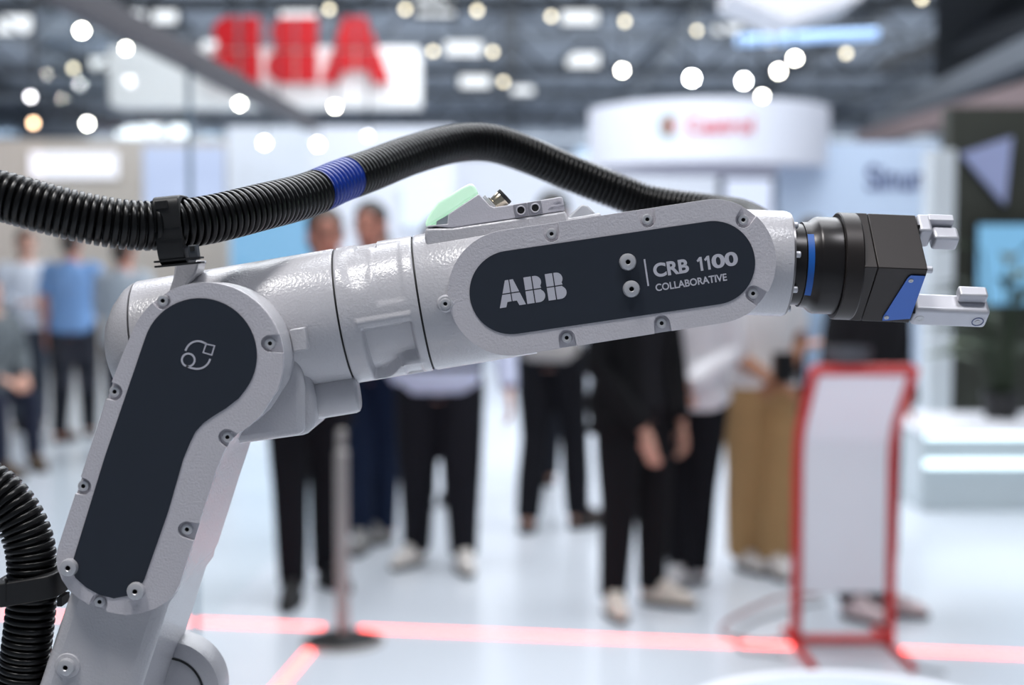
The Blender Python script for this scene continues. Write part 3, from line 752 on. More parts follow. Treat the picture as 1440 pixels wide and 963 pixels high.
def local_obj(name, V, F, m, parent, remesh=0, smoothit=0, extra=None, solid=0, ang=180):
    me = bpy.data.meshes.new(name); me.from_pydata(V, [], F)
    bm = bmesh.new(); bm.from_mesh(me); bmesh.ops.recalc_face_normals(bm, faces=bm.faces); bm.to_mesh(me); bm.free()
    o = bpy.data.objects.new(name, me); COL.objects.link(o)
    if remesh:
        r = o.modifiers.new('r', 'REMESH'); r.mode = 'VOXEL'; r.voxel_size = remesh
        if smoothit:
            s = o.modifiers.new('s', 'SMOOTH'); s.iterations = smoothit; s.factor = 0.5
    if solid:
        s = o.modifiers.new('so', 'SOLIDIFY'); s.thickness = solid; s.offset = 0
    if remesh or solid:
        bpy.context.view_layer.update(); bake(o)
    if extra and extra.F:
        bm = bmesh.new(); bm.from_mesh(o.data)
        vs_ = [bm.verts.new(v) for v in extra.V]
        fs = [bm.faces.new([vs_[i] for i in f]) for f in extra.F]
        bmesh.ops.recalc_face_normals(bm, faces=fs)
        bm.to_mesh(o.data); bm.free()
    o.data.materials.clear(); o.data.materials.append(m)
    for p in o.data.polygons: p.use_smooth = True
    if ang < 180: o.data.set_sharp_from_angle(angle=math.radians(ang))
    o.parent = parent
    return o
def hand(mb, wrist, d, n, s, side, curl=0.45):
    """palm, four fingers and a thumb; d along the hand, n out of the back of the hand"""
    d = d.normalized(); n = (n - d * n.dot(d)).normalized(); w = d.cross(n) * side
    P = wrist + d * 0.012 * s
    mb.add(*tube([P, P + d * 0.03 * s, P + d * 0.065 * s, P + d * 0.092 * s], [(0.024 * s, 0.017 * s), (0.034 * s, 0.016 * s), (0.040 * s, 0.015 * s), (0.037 * s, 0.011 * s)], 12)) if False else None
    # palm as a flattened loft in the w / n plane
    V = []; F = []; m = 12
    secs = ((-0.01, 0.025, 0.020), (0.03, 0.033, 0.017), (0.065, 0.040, 0.015), (0.092, 0.038, 0.011))
    for t, rw, rn in secs:
        for k in range(m):
            a = 2 * PI * k / m; V.append(P + d * t * s + w * rw * s * math.cos(a) + n * rn * s * math.sin(a))
    for i in range(len(secs) - 1):
        for k in range(m):
            q = (k + 1) % m; F.append((i * m + k, i * m + q, (i + 1) * m + q, (i + 1) * m + k))
    F.append(tuple(range(m))[::-1]); F.append(tuple(range(3 * m, 4 * m)))
    mb.add(V, F)
    for off, ln in ((0.029, 0.070), (0.010, 0.080), (-0.010, 0.075), (-0.028, 0.060)):
        b0 = P + d * 0.085 * s + w * off * s; q1 = b0 + (d * math.cos(curl * 0.5) - n * math.sin(curl * 0.5)) * ln * 0.45 * s
        q2 = q1 + (d * math.cos(curl * 1.5) - n * math.sin(curl * 1.5)) * ln * 0.32 * s
        q3 = q2 + (d * math.cos(curl * 2.3) - n * math.sin(curl * 2.3)) * ln * 0.25 * s
        mb.add(*tube([b0 - d * 0.012 * s, b0, q1, q2, q3], [0.0092 * s, 0.0092 * s, 0.0086 * s, 0.0078 * s, 0.0055 * s], 8))
    t0 = P + d * 0.022 * s + w * 0.026 * s; t1 = t0 + (d * 0.7 + w * 0.75 - n * 0.25).normalized() * 0.034 * s; t2 = t1 + (d * 0.95 + w * 0.25 - n * 0.35).normalized() * 0.030 * s
    mb.add(*tube([t0 - w * 0.01 * s, t0, t1, t2], [0.012 * s, 0.012 * s, 0.0105 * s, 0.007 * s], 8))
def person(label, feet, H=1.75, face=0.0, skin=0, hair=(50, 38, 30), long_hair=False, top=(200, 200, 210), short=False, hem=0.88, jacket=None, trousers=(24, 24, 30), wide=0.0,
           shoes=(230, 228, 224), build=1.0, arms=None, toes=(12, -12), lean=(0, 0), glasses=False, collar=True, belt=False, group='visitors on the stand', seated=False, female=False, extras=None, headturn=0.0):
    """feet: two floor points (the figure's right foot first as it faces -Y before turning); face: yaw in degrees, 0 looks at the camera"""
    f0, f1 = [Vector(p) for p in feet]; mid = (f0 + f1) / 2
    root = empty('person', (mid.x, mid.y, 0), label, 'person', group, math.radians(face))
    inv = Matrix.Rotation(-math.radians(face), 3, 'Z'); k = H / 1.75
    a0 = inv @ (f0 - mid); a1 = inv @ (f1 - mid)
    if a0.x > a1.x: a0, a1 = a1, a0
    SK = skin_mat(skin); B = build
    L = Vector((lean[0], lean[1], 0)) * k
    hipz = 0.93 * k; sw = (0.165 if female else 0.19) * k * (0.6 + 0.4 * B)
    seat = Vector((0, 0, 0))
    if seated: hipz = 0.60 * k; seat = Vector((0, 0.30, 0))
    hz = hipz - 0.93 * k      # vertical shift of everything above the hips
    def T(x, y, z): return Vector((x * k + L.x * max(0, (z * k + hz - hipz)) / 0.6, y * k + seat.y + L.y * max(0, (z * k + hz - hipz)) / 0.6, z * k + hz))
    hw = 1.06 if female else 1.0
    secs0 = [(0.86, .150 * hw, .105), (0.93, .172 * hw, .118), (1.02, .152, .105), (1.12, .142 if female else .152, .100), (1.25, .165, .112), (1.34, .176, .112), (1.40, .166, .098), (1.445, .11, .075), (1.475, .06, .056)]
    def torso(z0, z1, infl):
        zs = [z0] + [s[0] for s in secs0 if z0 < s[0] < z1] + [z1]; out = []
        for z in zs:
            for i in range(len(secs0) - 1):
                if secs0[i][0] <= z <= secs0[i + 1][0] or (i == len(secs0) - 2) or (z < secs0[0][0] and i == 0):
                    t = (z - secs0[i][0]) / (secs0[i + 1][0] - secs0[i][0]); t = max(0, min(1, t))
                    rx = secs0[i][1] + (secs0[i + 1][1] - secs0[i][1]) * t; ry = secs0[i][2] + (secs0[i + 1][2] - secs0[i][2]) * t; break
            c = T(0, 0.0, z); bb = B if z < 1.36 else 1 + (B - 1) * 0.4
            out.append((c.z, rx * k * bb + infl, ry * k * bb + infl, c.x, c.y))
        return out
    # joints
    hips = [T(-0.088 * B, 0, 0.92), T(0.088 * B, 0, 0.92)]
    ank = [Vector((a0.x, a0.y, 0.085 * k)), Vector((a1.x, a1.y, 0.085 * k))]
    knee = []
    for h_, an in zip(hips, ank):
        if seated: knee.append(Vector((an.x, an.y + 0.02, 0.52 * k)))
        else:
            m_ = h_.lerp(an, 0.52); knee.append(m_ + Vector((0, -0.022 * k, 0)))
    arms = arms or {}
    sh = [T(-sw / k, 0.0, 1.405), T(sw / k, 0.0, 1.405)]
    elb = []; wri = []; hd = []
    for i, s in enumerate((-1, 1)):
        mode = arms.get('r' if i == 0 else 'l', 'down')
        if mode == 'down': e = T(s * (sw / k + 0.045), 0.02, 1.13); w = T(s * (sw / k + 0.055), -0.045, 0.885); d = Vector((0, -0.12, -1))
        elif mode == 'clasp': e = T(s * (sw / k + 0.05), 0.02, 1.14); w = T(s * 0.05, -0.20, 0.99); d = Vector((-s * 0.7, -0.1, -0.35))
        elif mode == 'front': e = T(s * (sw / k + 0.05), -0.01, 1.14); w = T(s * 0.10, -0.26, 1.10); d = Vector((-s * 0.5, -0.6, 0.15))
        elif mode == 'hold': e = T(s * (sw / k + 0.06), 0.03, 1.13); w = T(s * 0.13, -0.25, 1.17); d = Vector((-s * 0.4, -0.5, 0.5))
        elif mode == 'lap': e = T(s * (sw / k + 0.05), -0.04, 1.15); w = T(s * 0.10, -0.26, 1.02); d = Vector((-s * 0.4, -0.6, -0.3))
        else: e = T(*mode[0]); w = T(*mode[1]); d = Vector(mode[2])
        elb.append(e); wri.append(w); hd.append(d)
    hc = T(0, -0.02, 1.615) ; hr = Matrix.Rotation(math.radians(headturn), 3, 'Z')
    def Hd(x, y, z): return hc + hr @ (Vector((x, y, z)) * k)
    # ---- body: one continuous surface
    b = MB()
    b.add(*ring_loft(torso(0.84, 1.475, 0.0)))
    b.add(*tube([T(0, 0.012, 1.40), T(0, 0.008, 1.48), Hd(0, 0.012, -0.03)], [0.062 * k, 0.054 * k, 0.052 * k], 14))
    b.add(*ellipsoid(Hd(0, 0.012, 0.028), (0.076 * k, 0.095 * k, 0.098 * k)))
    b.add(*ellipsoid(Hd(0, -0.028, -0.045), (0.056 * k, 0.062 * k, 0.075 * k)))
    b.add(*tube([Hd(0, -0.080, 0.018), Hd(0, -0.102, -0.022), Hd(0, -0.088, -0.034)], [0.010 * k, 0.017 * k, 0.012 * k], 8))
    for s in (-1, 1): b.add(*ellipsoid(Hd(s * 0.078, 0.012, 0.0), (0.012 * k, 0.020 * k, 0.032 * k), 8, 6))
    for i in range(2):
        b.add(*tube([sh[i] + Vector((-0.03 * (-1, 1)[i], 0, 0)), sh[i], sh[i].lerp(elb[i], 0.4), elb[i], elb[i].lerp(wri[i], 0.35), wri[i] + hd[i].normalized() * 0.012], [0.052 * k, 0.054 * k, 0.047 * k, 0.040 * k, 0.041 * k, 0.026 * k], 14))
        b.add(*tube([hips[i] + Vector((0, 0, 0.05)), hips[i], hips[i].lerp(knee[i], 0.45), knee[i], knee[i].lerp(ank[i], 0.3), ank[i]], [0.085 * k * B, 0.086 * k * B, 0.072 * k * B, 0.056 * k, 0.053 * k, 0.038 * k], 14))
        ta = math.radians(toes[i]); td = Vector((math.sin(ta), -math.cos(ta), 0))
        b.add(*tube([ank[i] - td * 0.05 * k + Vector((0, 0, -0.035)), ank[i] + Vector((0, 0, -0.03)), ank[i] + td * 0.09 * k + Vector((0, 0, -0.045)), ank[i] + td * 0.16 * k + Vector((0, 0, -0.055))], [0.03 * k, 0.037 * k, 0.033 * k, 0.02 * k], 10))
    ex = MB()
    for i in range(2):
        d = hd[i]; nrm = Vector(((-1, 1)[i], -0.15, 0.2)) if abs(d.normalized().z) > 0.7 else Vector((0, -0.5, 1))
        hand(ex, wri[i] + d.normalized() * 0.006, d, nrm, k * (0.93 if female else 1.02), (1, -1)[i] if abs(d.normalized().z) > 0.7 else (-1, 1)[i])
    local_obj('body', b.V, b.F, SK, root, remesh=0.011, smoothit=2, extra=ex)
    # ---- face
    e_ = MB()
    for s in (-1, 1): e_.add(*ellipsoid(Hd(s * 0.032, -0.079, 0.015), (0.013 * k, 0.008 * k, 0.008 * k), 10, 6))
    local_obj('eyes', e_.V, e_.F, EYEM, root)
    m_ = MB(); m_.add(*ellipsoid(Hd(0, -0.088, -0.062), (0.025 * k, 0.007 * k, 0.0065 * k), 10, 6)); local_obj('mouth', m_.V, m_.F, LIPM, root)
    HM = mat('hair_%d_%d_%d' % hair, rgb(*hair), 0.6, bump=(90, 0.5, 0.004), vary=0.25, vscale=40)
    h = MB()
    h.add(*ellipsoid(Hd(0, 0.026, 0.052), (0.086 * k, 0.100 * k, 0.092 * k)))
    h.add(*ellipsoid(Hd(0, 0.062, -0.008), (0.078 * k, 0.055 * k, 0.085 * k)))
    if long_hair:
        h.add(*ring_loft([(Hd(0, 0, -0.23).z, .075 * k, .035 * k, Hd(0, .075, 0).x, Hd(0, .075, 0).y), (Hd(0, 0, -0.08).z, .092 * k, .06 * k, Hd(0, .05, 0).x, Hd(0, .05, 0).y), (Hd(0, 0, 0.05).z, .084 * k, .07 * k, Hd(0, .035, 0).x, Hd(0, .035, 0).y)]))
    local_obj('hair', h.V, h.F, HM, root, remesh=0.012, smoothit=2)
    for s in (-1, 1):
        w_ = MB(); w_.add(*tube([Hd(s * 0.014, -0.088, 0.036), Hd(s * 0.032, -0.088, 0.042), Hd(s * 0.052, -0.076, 0.036)], [0.0045 * k] * 3, 6)); local_obj('eyebrow', w_.V, w_.F, HM, root)
    if glasses:
        g_ = MB()
        for s in (-1, 1):
            ringp = [Hd(s * 0.034 + 0.025 * math.cos(t), -0.098, 0.014 + 0.018 * math.sin(t)) for t in [2 * PI * q / 16 for q in range(17)]]
            g_.add(*tube(ringp, 0.0024, 6)); g_.add(*tube([Hd(s * 0.058, -0.096, 0.018), Hd(s * 0.086, 0.01, 0.016)], 0.0022, 6))
        g_.add(*tube([Hd(-0.01, -0.1, 0.016), Hd(0.01, -0.1, 0.016)], 0.0022, 6)); local_obj('glasses', g_.V, g_.F, EYEM, root)
    # ---- top
    TM = cloth(*top)
    def sleeves(mb, infl, sh_):
        for i in range(2):
            end = elb[i].lerp(wri[i], 0.98) if not sh_ else sh[i].lerp(elb[i], 0.75)
            P = [sh[i] + Vector((-0.05 * (-1, 1)[i], 0, 0)), sh[i], sh[i].lerp(elb[i], 0.5)]; R = [0.058 * k + infl, 0.062 * k + infl, 0.054 * k + infl]
            if sh_: P.append(end); R.append(0.054 * k + infl)
            else: P += [elb[i], elb[i].lerp(wri[i], 0.5), end]; R += [0.047 * k + infl, 0.044 * k + infl, 0.036 * k + infl]
            mb.add(*tube(P, R, 14))
    t_ = MB(); t_.add(*ring_loft(torso(hem, 1.452, 0.018)))
    if not jacket: sleeves(t_, 0.010, short)
    local_obj('shirt', t_.V, t_.F, TM, root, remesh=0.013, smoothit=2)
    if collar:
        c_ = MB(); cz = T(0, 0.008, 1.452)
        c_.add(*ring_loft([(cz.z - 0.02, .075 * k, .070 * k, cz.x, cz.y), (cz.z + 0.025, .063 * k, .062 * k, cz.x, cz.y + .004)])); local_obj('collar', c_.V, c_.F, TM, root, ang=40)
    if jacket:
        JM = cloth(*jacket); jm = MB(); sec = torso(hem - 0.10, 1.455, 0.034); n = 30; gap = math.radians(24 if female else 20)
        V = []; F = []
        for q, (z, rx, ry, cx, cy) in enumerate(sec):
            g2 = gap * (0.6 + 0.9 * q / (len(sec) - 1)) if q > 1 else gap * 1.3
            fl_ = 1.10 if q == 0 else 1.0
            for i in range(n + 1):
                a = -PI / 2 + g2 + (2 * PI - 2 * g2) * i / n; c, s = math.cos(a), math.sin(a)
                V.append(Vector((cx + rx * fl_ * math.copysign(abs(c) ** .85, c), cy + ry * fl_ * math.copysign(abs(s) ** .85, s), z)))
        for q in range(len(sec) - 1):
            for i in range(n): F.append((q * (n + 1) + i, q * (n + 1) + i + 1, (q + 1) * (n + 1) + i + 1, (q + 1) * (n + 1) + i))
        local_obj('jacket', V, F, JM, root, solid=0.012)
        for i in range(2):
            s_ = MB(); P = [sh[i] + Vector((-0.04 * (-1, 1)[i], 0, 0)), sh[i], sh[i].lerp(elb[i], 0.5), elb[i], elb[i].lerp(wri[i], 0.5), elb[i].lerp(wri[i], 0.96)]
            s_.add(*tube(P, [0.068 * k, 0.074 * k, 0.064 * k, 0.057 * k, 0.052 * k, 0.045 * k], 14)); local_obj('jacket_sleeve', s_.V, s_.F, JM, root, remesh=0.014, smoothit=2)
    # ---- trousers
    PM = cloth(*trousers); t_ = MB(); t_.add(*ring_loft(torso(0.845, 1.0, 0.012)))
    for i in range(2):
        an = ank[i] + Vector((0, 0, 0.0))
        if seated:
            P = [hips[i] + Vector((0, 0.05, 0.02)), hips[i].lerp(knee[i], 0.5), knee[i], knee[i].lerp(an, 0.5), an]; R = [0.10 * k * B, 0.088 * k * B, 0.072 * k, 0.065 * k, 0.058 * k]
        else:
            P = [hips[i] + Vector((0, 0, 0.05)), hips[i], hips[i].lerp(knee[i], 0.5), knee[i], knee[i].lerp(an, 0.5), an + Vector((0, 0, -0.012))]
            R = [0.099 * k * B, 0.106 * k * B, 0.096 * k * B + wide * .3, 0.080 * k * B + wide * .7, 0.073 * k + wide, 0.062 * k + wide]
        t_.add(*tube(P, R, 16))
    local_obj('trousers', t_.V, t_.F, PM, root, remesh=0.013, smoothit=2)
    if belt:
        s = torso(0.995, 1.02, 0.021); c_ = MB(); c_.add(*ring_loft([s[0], s[-1]])); local_obj('belt', c_.V, c_.F, cloth(30, 26, 26), root, ang=40)
    # ---- shoes
    SM = mat('shoe_%d_%d_%d' % shoes, rgb(*shoes), 0.5, vary=0.08, vscale=20); SOLE = mat('rubber_sole', rgb(200, 198, 194) if sum(shoes) > 420 else rgb(28, 26, 26), 0.7)
    for i in range(2):
        ta = math.radians(toes[i]); td = Vector((math.sin(ta), -math.cos(ta), 0)); A = Vector((ank[i].x, ank[i].y, 0)); px_ = Vector((td.y, -td.x, 0))
        def foot(zs, wsc):
            V = []; F = []; n = 18
            for z, sc_, fr in zs:
                for q in range(n):
                    a = 2 * PI * q / n; c, s = math.cos(a), math.sin(a)
                    ln = (0.20 * fr if c > 0 else 0.075) * sc_ * k; wd2 = (0.047 - 0.006 * (c < -0.2)) * sc_ * k * wsc
                    V.append(A + td * (0.02 + c * ln) + px_ * s * wd2 + Vector((0, 0, z * k)))
            m = len(zs)
            for j in range(m - 1):
                for q in range(n):
                    r_ = (q + 1) % n; F.append((j * n + q, j * n + r_, (j + 1) * n + r_, (j + 1) * n + q))
            F.append(tuple(range(n))[::-1]); F.append(tuple(range((m - 1) * n, m * n))); return V, F
        so = local_obj('shoe', *foot([(0.022, 1.0, 1.0), (0.045, 1.0, 1.0), (0.07, 0.92, 0.9), (0.09, 0.84, 0.60), (0.115, 0.80, 0.34)], 1.0), SM, root, ang=60)
        sl = local_obj('sole', *foot([(0.0, 0.98, 1.0), (0.008, 1.03, 1.0), (0.026, 1.03, 1.0)], 1.05), SOLE, so, ang=40)
    if extras: extras(root, T, wri, k)
    return root
FX = lambda *p: [G(*q) for q in p]
# far left group
person('man in a light blue shirt standing with his back turned, far left', FX((84, 622), (126, 613)), 1.80, 172, 1, (60, 48, 40), top=(122, 160, 210), short=True, trousers=(26, 28, 36), shoes=(84, 52, 36), arms={'r': 'front', 'l': 'down'}, toes=(14, -14), build=1.08)
person('man in a pale grey shirt leaning at the far left behind the seated visitor', FX((26, 606), (56, 603)), 1.80, 30, 0, (70, 58, 50), top=(200, 206, 216), trousers=(60, 66, 76), shoes=(40, 36, 36), arms={'r': 'front', 'l': 'front'})
person('seated visitor in a dark grey top at the left edge of the picture', FX((2, 672), (48, 660)), 1.74, 55, 0, (40, 34, 30), top=(96, 102, 106), trousers=(36, 40, 56), shoes=(92, 74, 56), seated=True, arms={'r': 'lap', 'l': 'lap'})
person('man in navy trousers and light shirt hidden behind the elbow of the robot', FX((160, 640), (196, 642)), 1.72, 160, 1, (64, 50, 42), top=(176, 184, 194), trousers=(22, 27, 42), shoes=(40, 34, 32), arms={'r': 'front', 'l': 'front'})
# centre
person('man with glasses and greying hair in a dark suit behind the metal post', FX((412, 846), (458, 822)), 1.76, 8, 1, (74, 62, 54), top=(214, 218, 226), jacket=(24, 25, 32), trousers=(17, 18, 24), shoes=(20, 19, 20), glasses=True, arms={'r': 'clasp', 'l': 'clasp'}, toes=(-8, 30), headturn=12, lean=(0.075, 0))
person('taller man with short dark beard in dark blue jeans and grey shoes', FX((508, 772), (540, 762)), 1.83, -12, 1, (44, 38, 34), top=(58, 66, 84), trousers=(24, 36, 60), shoes=(150, 148, 146), arms={'r': 'front', 'l': 'front'}, toes=(10, -30))
person('man in a lavender shirt, black trousers and white shoes in the centre', FX((586, 792), (652, 800)), 1.73, 4, 0, (52, 44, 38), top=(196, 202, 226), trousers=(24, 24, 31), shoes=(226, 220, 214), build=1.17, wide=0.008, arms={'r': ((-.32, .06, 1.15), (-.19, -.03, .94), (0.25, -0.1, -1)), 'l': ((.33, .02, 1.13), (.34, -.13, .90), (0.05, -0.25, -0.9))}, toes=(-34, 6), belt=True)
person('slim visitor in a beige grey top with black trousers and brown shoes', FX((742, 748), (812, 742)), 1.90, 150, 0, (36, 34, 28), top=(176, 172, 170), trousers=(20, 20, 26), shoes=(60, 50, 46), arms={'r': 'front', 'l': 'front'}, toes=(-20, 30), build=0.92)
person('visitor in dark clothes walking behind the beige top visitor', FX((752, 690), (772, 682)), 1.74, 200, 0, (40, 34, 30), top=(150, 160, 176), trousers=(26, 28, 36), shoes=(40, 34, 32))
person('distant visitor in dark jeans and brown boots left of the lavender shirt man', FX((524, 682), (546, 676)), 1.72, 20, 0, (60, 48, 40), top=(120, 132, 150), trousers=(30, 36, 50), shoes=(84, 54, 40))
person('distant visitor in black between the legs of the lavender shirt man', FX((600, 716), (636, 712)), 1.66, 190, 0, (40, 34, 30), top=(60, 66, 80), trousers=(26, 26, 32), shoes=(40, 36, 34))
# right of centre
person('woman in a black blazer with flared hem, black leggings and pale sneakers', FX((862, 862), (916, 848)), 1.70, 38, 0, (38, 30, 26), long_hair=True, top=(30, 30, 34), jacket=(15, 15, 18), hem=0.90, trousers=(18, 18, 22), shoes=(222, 212, 200), female=True, toes=(-30, 20), arms={'r': ((-.24, -.02, 1.10), (-.11, -.20, .83), (0.1, -0.2, -1)), 'l': ((.25, .0, 1.10), (.24, -.06, .83), (0, -0.15, -1))}, build=1.05)
person('woman in a white blouse and black trousers beside the black blazer', FX((958, 824), (980, 818)), 1.68, -24, 0, (84, 60, 42), long_hair=True, top=(228, 226, 230), trousers=(18, 18, 24), shoes=(190, 188, 190), female=True, arms={'r': 'clasp', 'l': 'clasp'}, toes=(-5, -40), hem=0.86)
def bag(root, T, wri, k):
    b = MB(); c = wri[0].lerp(wri[1], .5) + Vector((0, -0.03, 0.06))
    b.box(c, (0.05, 0.02, 0.07)); local_obj('tablet', b.V, b.F, mat('black_tablet', rgb(18, 18, 20), 0.3), root, ang=30)
person('woman in a white blouse and wide tan trousers left of the red kiosk', FX((1044, 798), (1088, 806)), 1.71, 14, 2, (34, 28, 24), long_hair=True, top=(230, 228, 228), short=True, trousers=(172, 138, 96), wide=0.018, shoes=(206, 200, 196), female=True, arms={'r': ((-.24, -.02, 1.15), (-.03, -.24, .97), (0.7, -0.2, -0.4)), 'l': 'clasp'}, toes=(6, -10), hem=0.93, extras=bag)
person('visitor in a light blue shirt under a dark jacket behind the kiosk', FX((1122, 776), (1150, 771)), 1.74, 4, 0, (48, 40, 34), top=(176, 204, 232), jacket=(30, 32, 40), trousers=(22, 25, 36), shoes=(60, 52, 48), arms={'r': 'front', 'l': 'front'})
person('visitor in a black top standing directly behind the red kiosk', FX((1196, 868), (1236, 862)), 1.66, 30, 0, (34, 30, 28), long_hair=True, top=(30, 30, 33), trousers=(22, 22, 26), shoes=(224, 206, 206), female=True, arms={'r': 'clasp', 'l': 'clasp'}, toes=(0, 30), build=0.9)
# ================================================================== things on the stand floor
RED = mat('red_lacquered_tube', rgb(196, 34, 32), 0.4, vary=0.05)
WHITEP = mat('white_panel', rgb(240, 240, 246), 0.45, vary=0.02)
BLACKM = mat('black_metal', rgb(22, 22, 24), 0.5)
STEEL = mat('brushed_steel', rgb(170, 164, 160), 0.35, 0.7, vary=0.06)
# red framed kiosk, leaning towards the camera at the top
kl = G(1119, 911); kr = G(1251, 911)
KX = (kr - kl); KW = KX.length; KX.normalize(); KF = Vector((KX.y, -KX.x, 0)); KZ = Vector((0, 0, 1))
kiosk = empty('kiosk', (kl + kr) / 2, 'white information kiosk with a red tube frame, leaning top', 'kiosk')
t_ = 0.021; zb = 0.84; zt = 1.115; ov = 0.27
def kp(u, f_, z): return kl + KX * u + KF * f_ + KZ * z
for u in (0.0, KW):
    b = MB(); P = [kp(u, 0, 0.02), kp(u, 0, zb - 0.10), kp(u, 0.01, zb - 0.03), kp(u, 0.05, zb + 0.05), kp(u, ov, zt)]
    b.add(*tube(P, [t_] * 5, 10)); b.build('frame_post', RED, kiosk)
    b = MB(); b.add(*tube([kp(u, -0.22, 0.016), kp(u, 0.32, 0.016)], [0.016] * 2, 10)); b.build('foot_bar', RED, kiosk)
for f_, z in ((0.0, 0.035), (ov, zt)):
    b = MB(); b.add(*tube([kp(0, f_, z), kp(KW, f_, z)], [t_] * 2, 10)); b.build('cross_bar', RED, kiosk)
def kpanel(path_, name):
    V = []; F = []
    for (f_, z_) in path_:
        for u, o_ in ((t_, -0.006), (KW - t_, -0.006), (KW - t_, 0.006), (t_, 0.006)): V.append(kp(u, f_ + o_, z_))
    n = len(path_)
    for i in range(n - 1):
        for q in range(4): F.append((i * 4 + q, i * 4 + (q + 1) % 4, i * 4 + 4 + (q + 1) % 4, i * 4 + 4 + q))
    F += [(0, 1, 2, 3), tuple(4 * n - 4 + q for q in range(4))]
    return obj(name, V, F, WHITEP, kiosk, ang=20)
kpanel([(0.0, 0.22), (0.0, zb - 0.10), (0.01, zb - 0.03)], 'lower_panel')
kpanel([(0.011, zb - 0.028), (0.05, zb + 0.05), (ov, zt)], 'slanted_panel')
# headset lying on the kiosk
hc0 = kp(KW * 0.36, ov - 0.01, zt + t_ + 0.036); hs0 = empty('headset', kp(KW * 0.36, ov - 0.01, zt + t_), 'black wraparound smart glasses headset resting on the red kiosk', 'headset')
V = []; F = []; n = 18
for i in range(n + 1):
    a = math.radians(-80 + 160 * i / n); r = 0.085
    base = hc0 + KX * math.sin(a) * r + KF * (math.cos(a) * r * 0.7 - 0.04)
    o_ = (KX * math.sin(a) + KF * math.cos(a)) * 0.006; h_ = 0.036 - 0.010 * abs(math.sin(a))
    V += [base + o_ + KZ * h_, base + o_ - KZ * h_, base - o_ - KZ * h_, base - o_ + KZ * h_]
for i in range(n):
    for q in range(4): F.append((i * 4 + q, i * 4 + (q + 1) % 4, i * 4 + 4 + (q + 1) % 4, i * 4 + 4 + q))
F += [(0, 1, 2, 3), (n * 4, n * 4 + 1, n * 4 + 2, n * 4 + 3)]
obj('visor', V, F, mat('smoked_visor', rgb(92, 92, 98), 0.2), hs0)
b = MB(); b.add(*tube([hc0 + KX * math.sin(a) * 0.086 + KF * (math.cos(a) * 0.095 - 0.035) + KZ * 0.016 for a in [math.radians(85 + 190 * i / 16) for i in range(17)]], 0.008, 8)); b.build('head_band', BLACKM, hs0)
# steel stanchion
sp = G(482, 903); stn = empty('stanchion', sp, 'slim steel stanchion post on a round black base', 'stanchion')
b = MB(); b.lathe(sp, (0, 0, 1), [(0, 0.165), (0.008, 0.165), (0.012, 0.155), (0.012, 0.12)], 40); b.build('base_rim', STEEL, stn)
b = MB(); b.lathe(sp, (0, 0, 1), [(0.002, 0.145), (0.018, 0.142), (0.028, 0.11), (0.04, 0.035), (0.04, 0)], 40); b.build('base_plate', BLACKM, stn)
zt_ = W(482, 603, sp.y).z
b = MB(); b.lathe(sp, (0, 0, 1), [(0.02, 0.027), (zt_ - 0.09, 0.027), (zt_ - 0.085, 0.02), (zt_ - 0.008, 0.02), (zt_, 0.014), (zt_, 0)], 24); b.build('post', STEEL, stn)
# projected red light lines, painted on the floor as glowing strips
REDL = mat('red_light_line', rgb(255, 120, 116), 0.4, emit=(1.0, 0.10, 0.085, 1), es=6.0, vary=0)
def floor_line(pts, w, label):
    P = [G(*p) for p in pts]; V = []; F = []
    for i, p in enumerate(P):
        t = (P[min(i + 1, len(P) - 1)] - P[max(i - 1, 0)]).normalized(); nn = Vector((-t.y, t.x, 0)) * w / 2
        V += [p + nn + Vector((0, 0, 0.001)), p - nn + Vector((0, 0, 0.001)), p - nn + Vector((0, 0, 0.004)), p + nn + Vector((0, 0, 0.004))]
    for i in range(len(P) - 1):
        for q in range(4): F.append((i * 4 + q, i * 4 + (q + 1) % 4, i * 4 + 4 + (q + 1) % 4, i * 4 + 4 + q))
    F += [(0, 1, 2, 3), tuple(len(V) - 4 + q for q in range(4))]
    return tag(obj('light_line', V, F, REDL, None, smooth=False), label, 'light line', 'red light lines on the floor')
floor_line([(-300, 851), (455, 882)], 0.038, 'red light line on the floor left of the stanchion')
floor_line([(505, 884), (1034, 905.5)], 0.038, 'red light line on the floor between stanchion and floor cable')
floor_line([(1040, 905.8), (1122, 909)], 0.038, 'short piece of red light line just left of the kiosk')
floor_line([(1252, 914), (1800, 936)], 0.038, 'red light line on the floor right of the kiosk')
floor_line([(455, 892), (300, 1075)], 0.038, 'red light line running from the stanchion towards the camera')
# loose cables by the kiosk
CABR = mat('dull_red_cable', rgb(150, 92, 88), 0.6); CABG = mat('grey_cable', rgb(120, 120, 124), 0.6)
for pts, m, lb in (([(1150, 840), (1100, 842), (1050, 862), (1015, 885), (1030, 900), (1070, 906), (1100, 903)], CABR, 'dull red cable curling on the floor left of the kiosk'),
                   ([(1160, 850), (1120, 858), (1060, 878), (1036, 896), (1044, 917), (1080, 922), (1104, 926)], CABG, 'thin grey cable curling on the floor left of the kiosk'),
                   ([(1272, 934), (1284, 938), (1300, 945), (1330, 950)], CABG, 'thin grey cable trailing to the right of the kiosk')):
    b = MB(); b.add(*tube(catmull([G(*p) + Vector((0, 0, 0.011)) for p in pts], 6), 0.006, 8)); tag(b.build('cable', m), lb, 'cable')
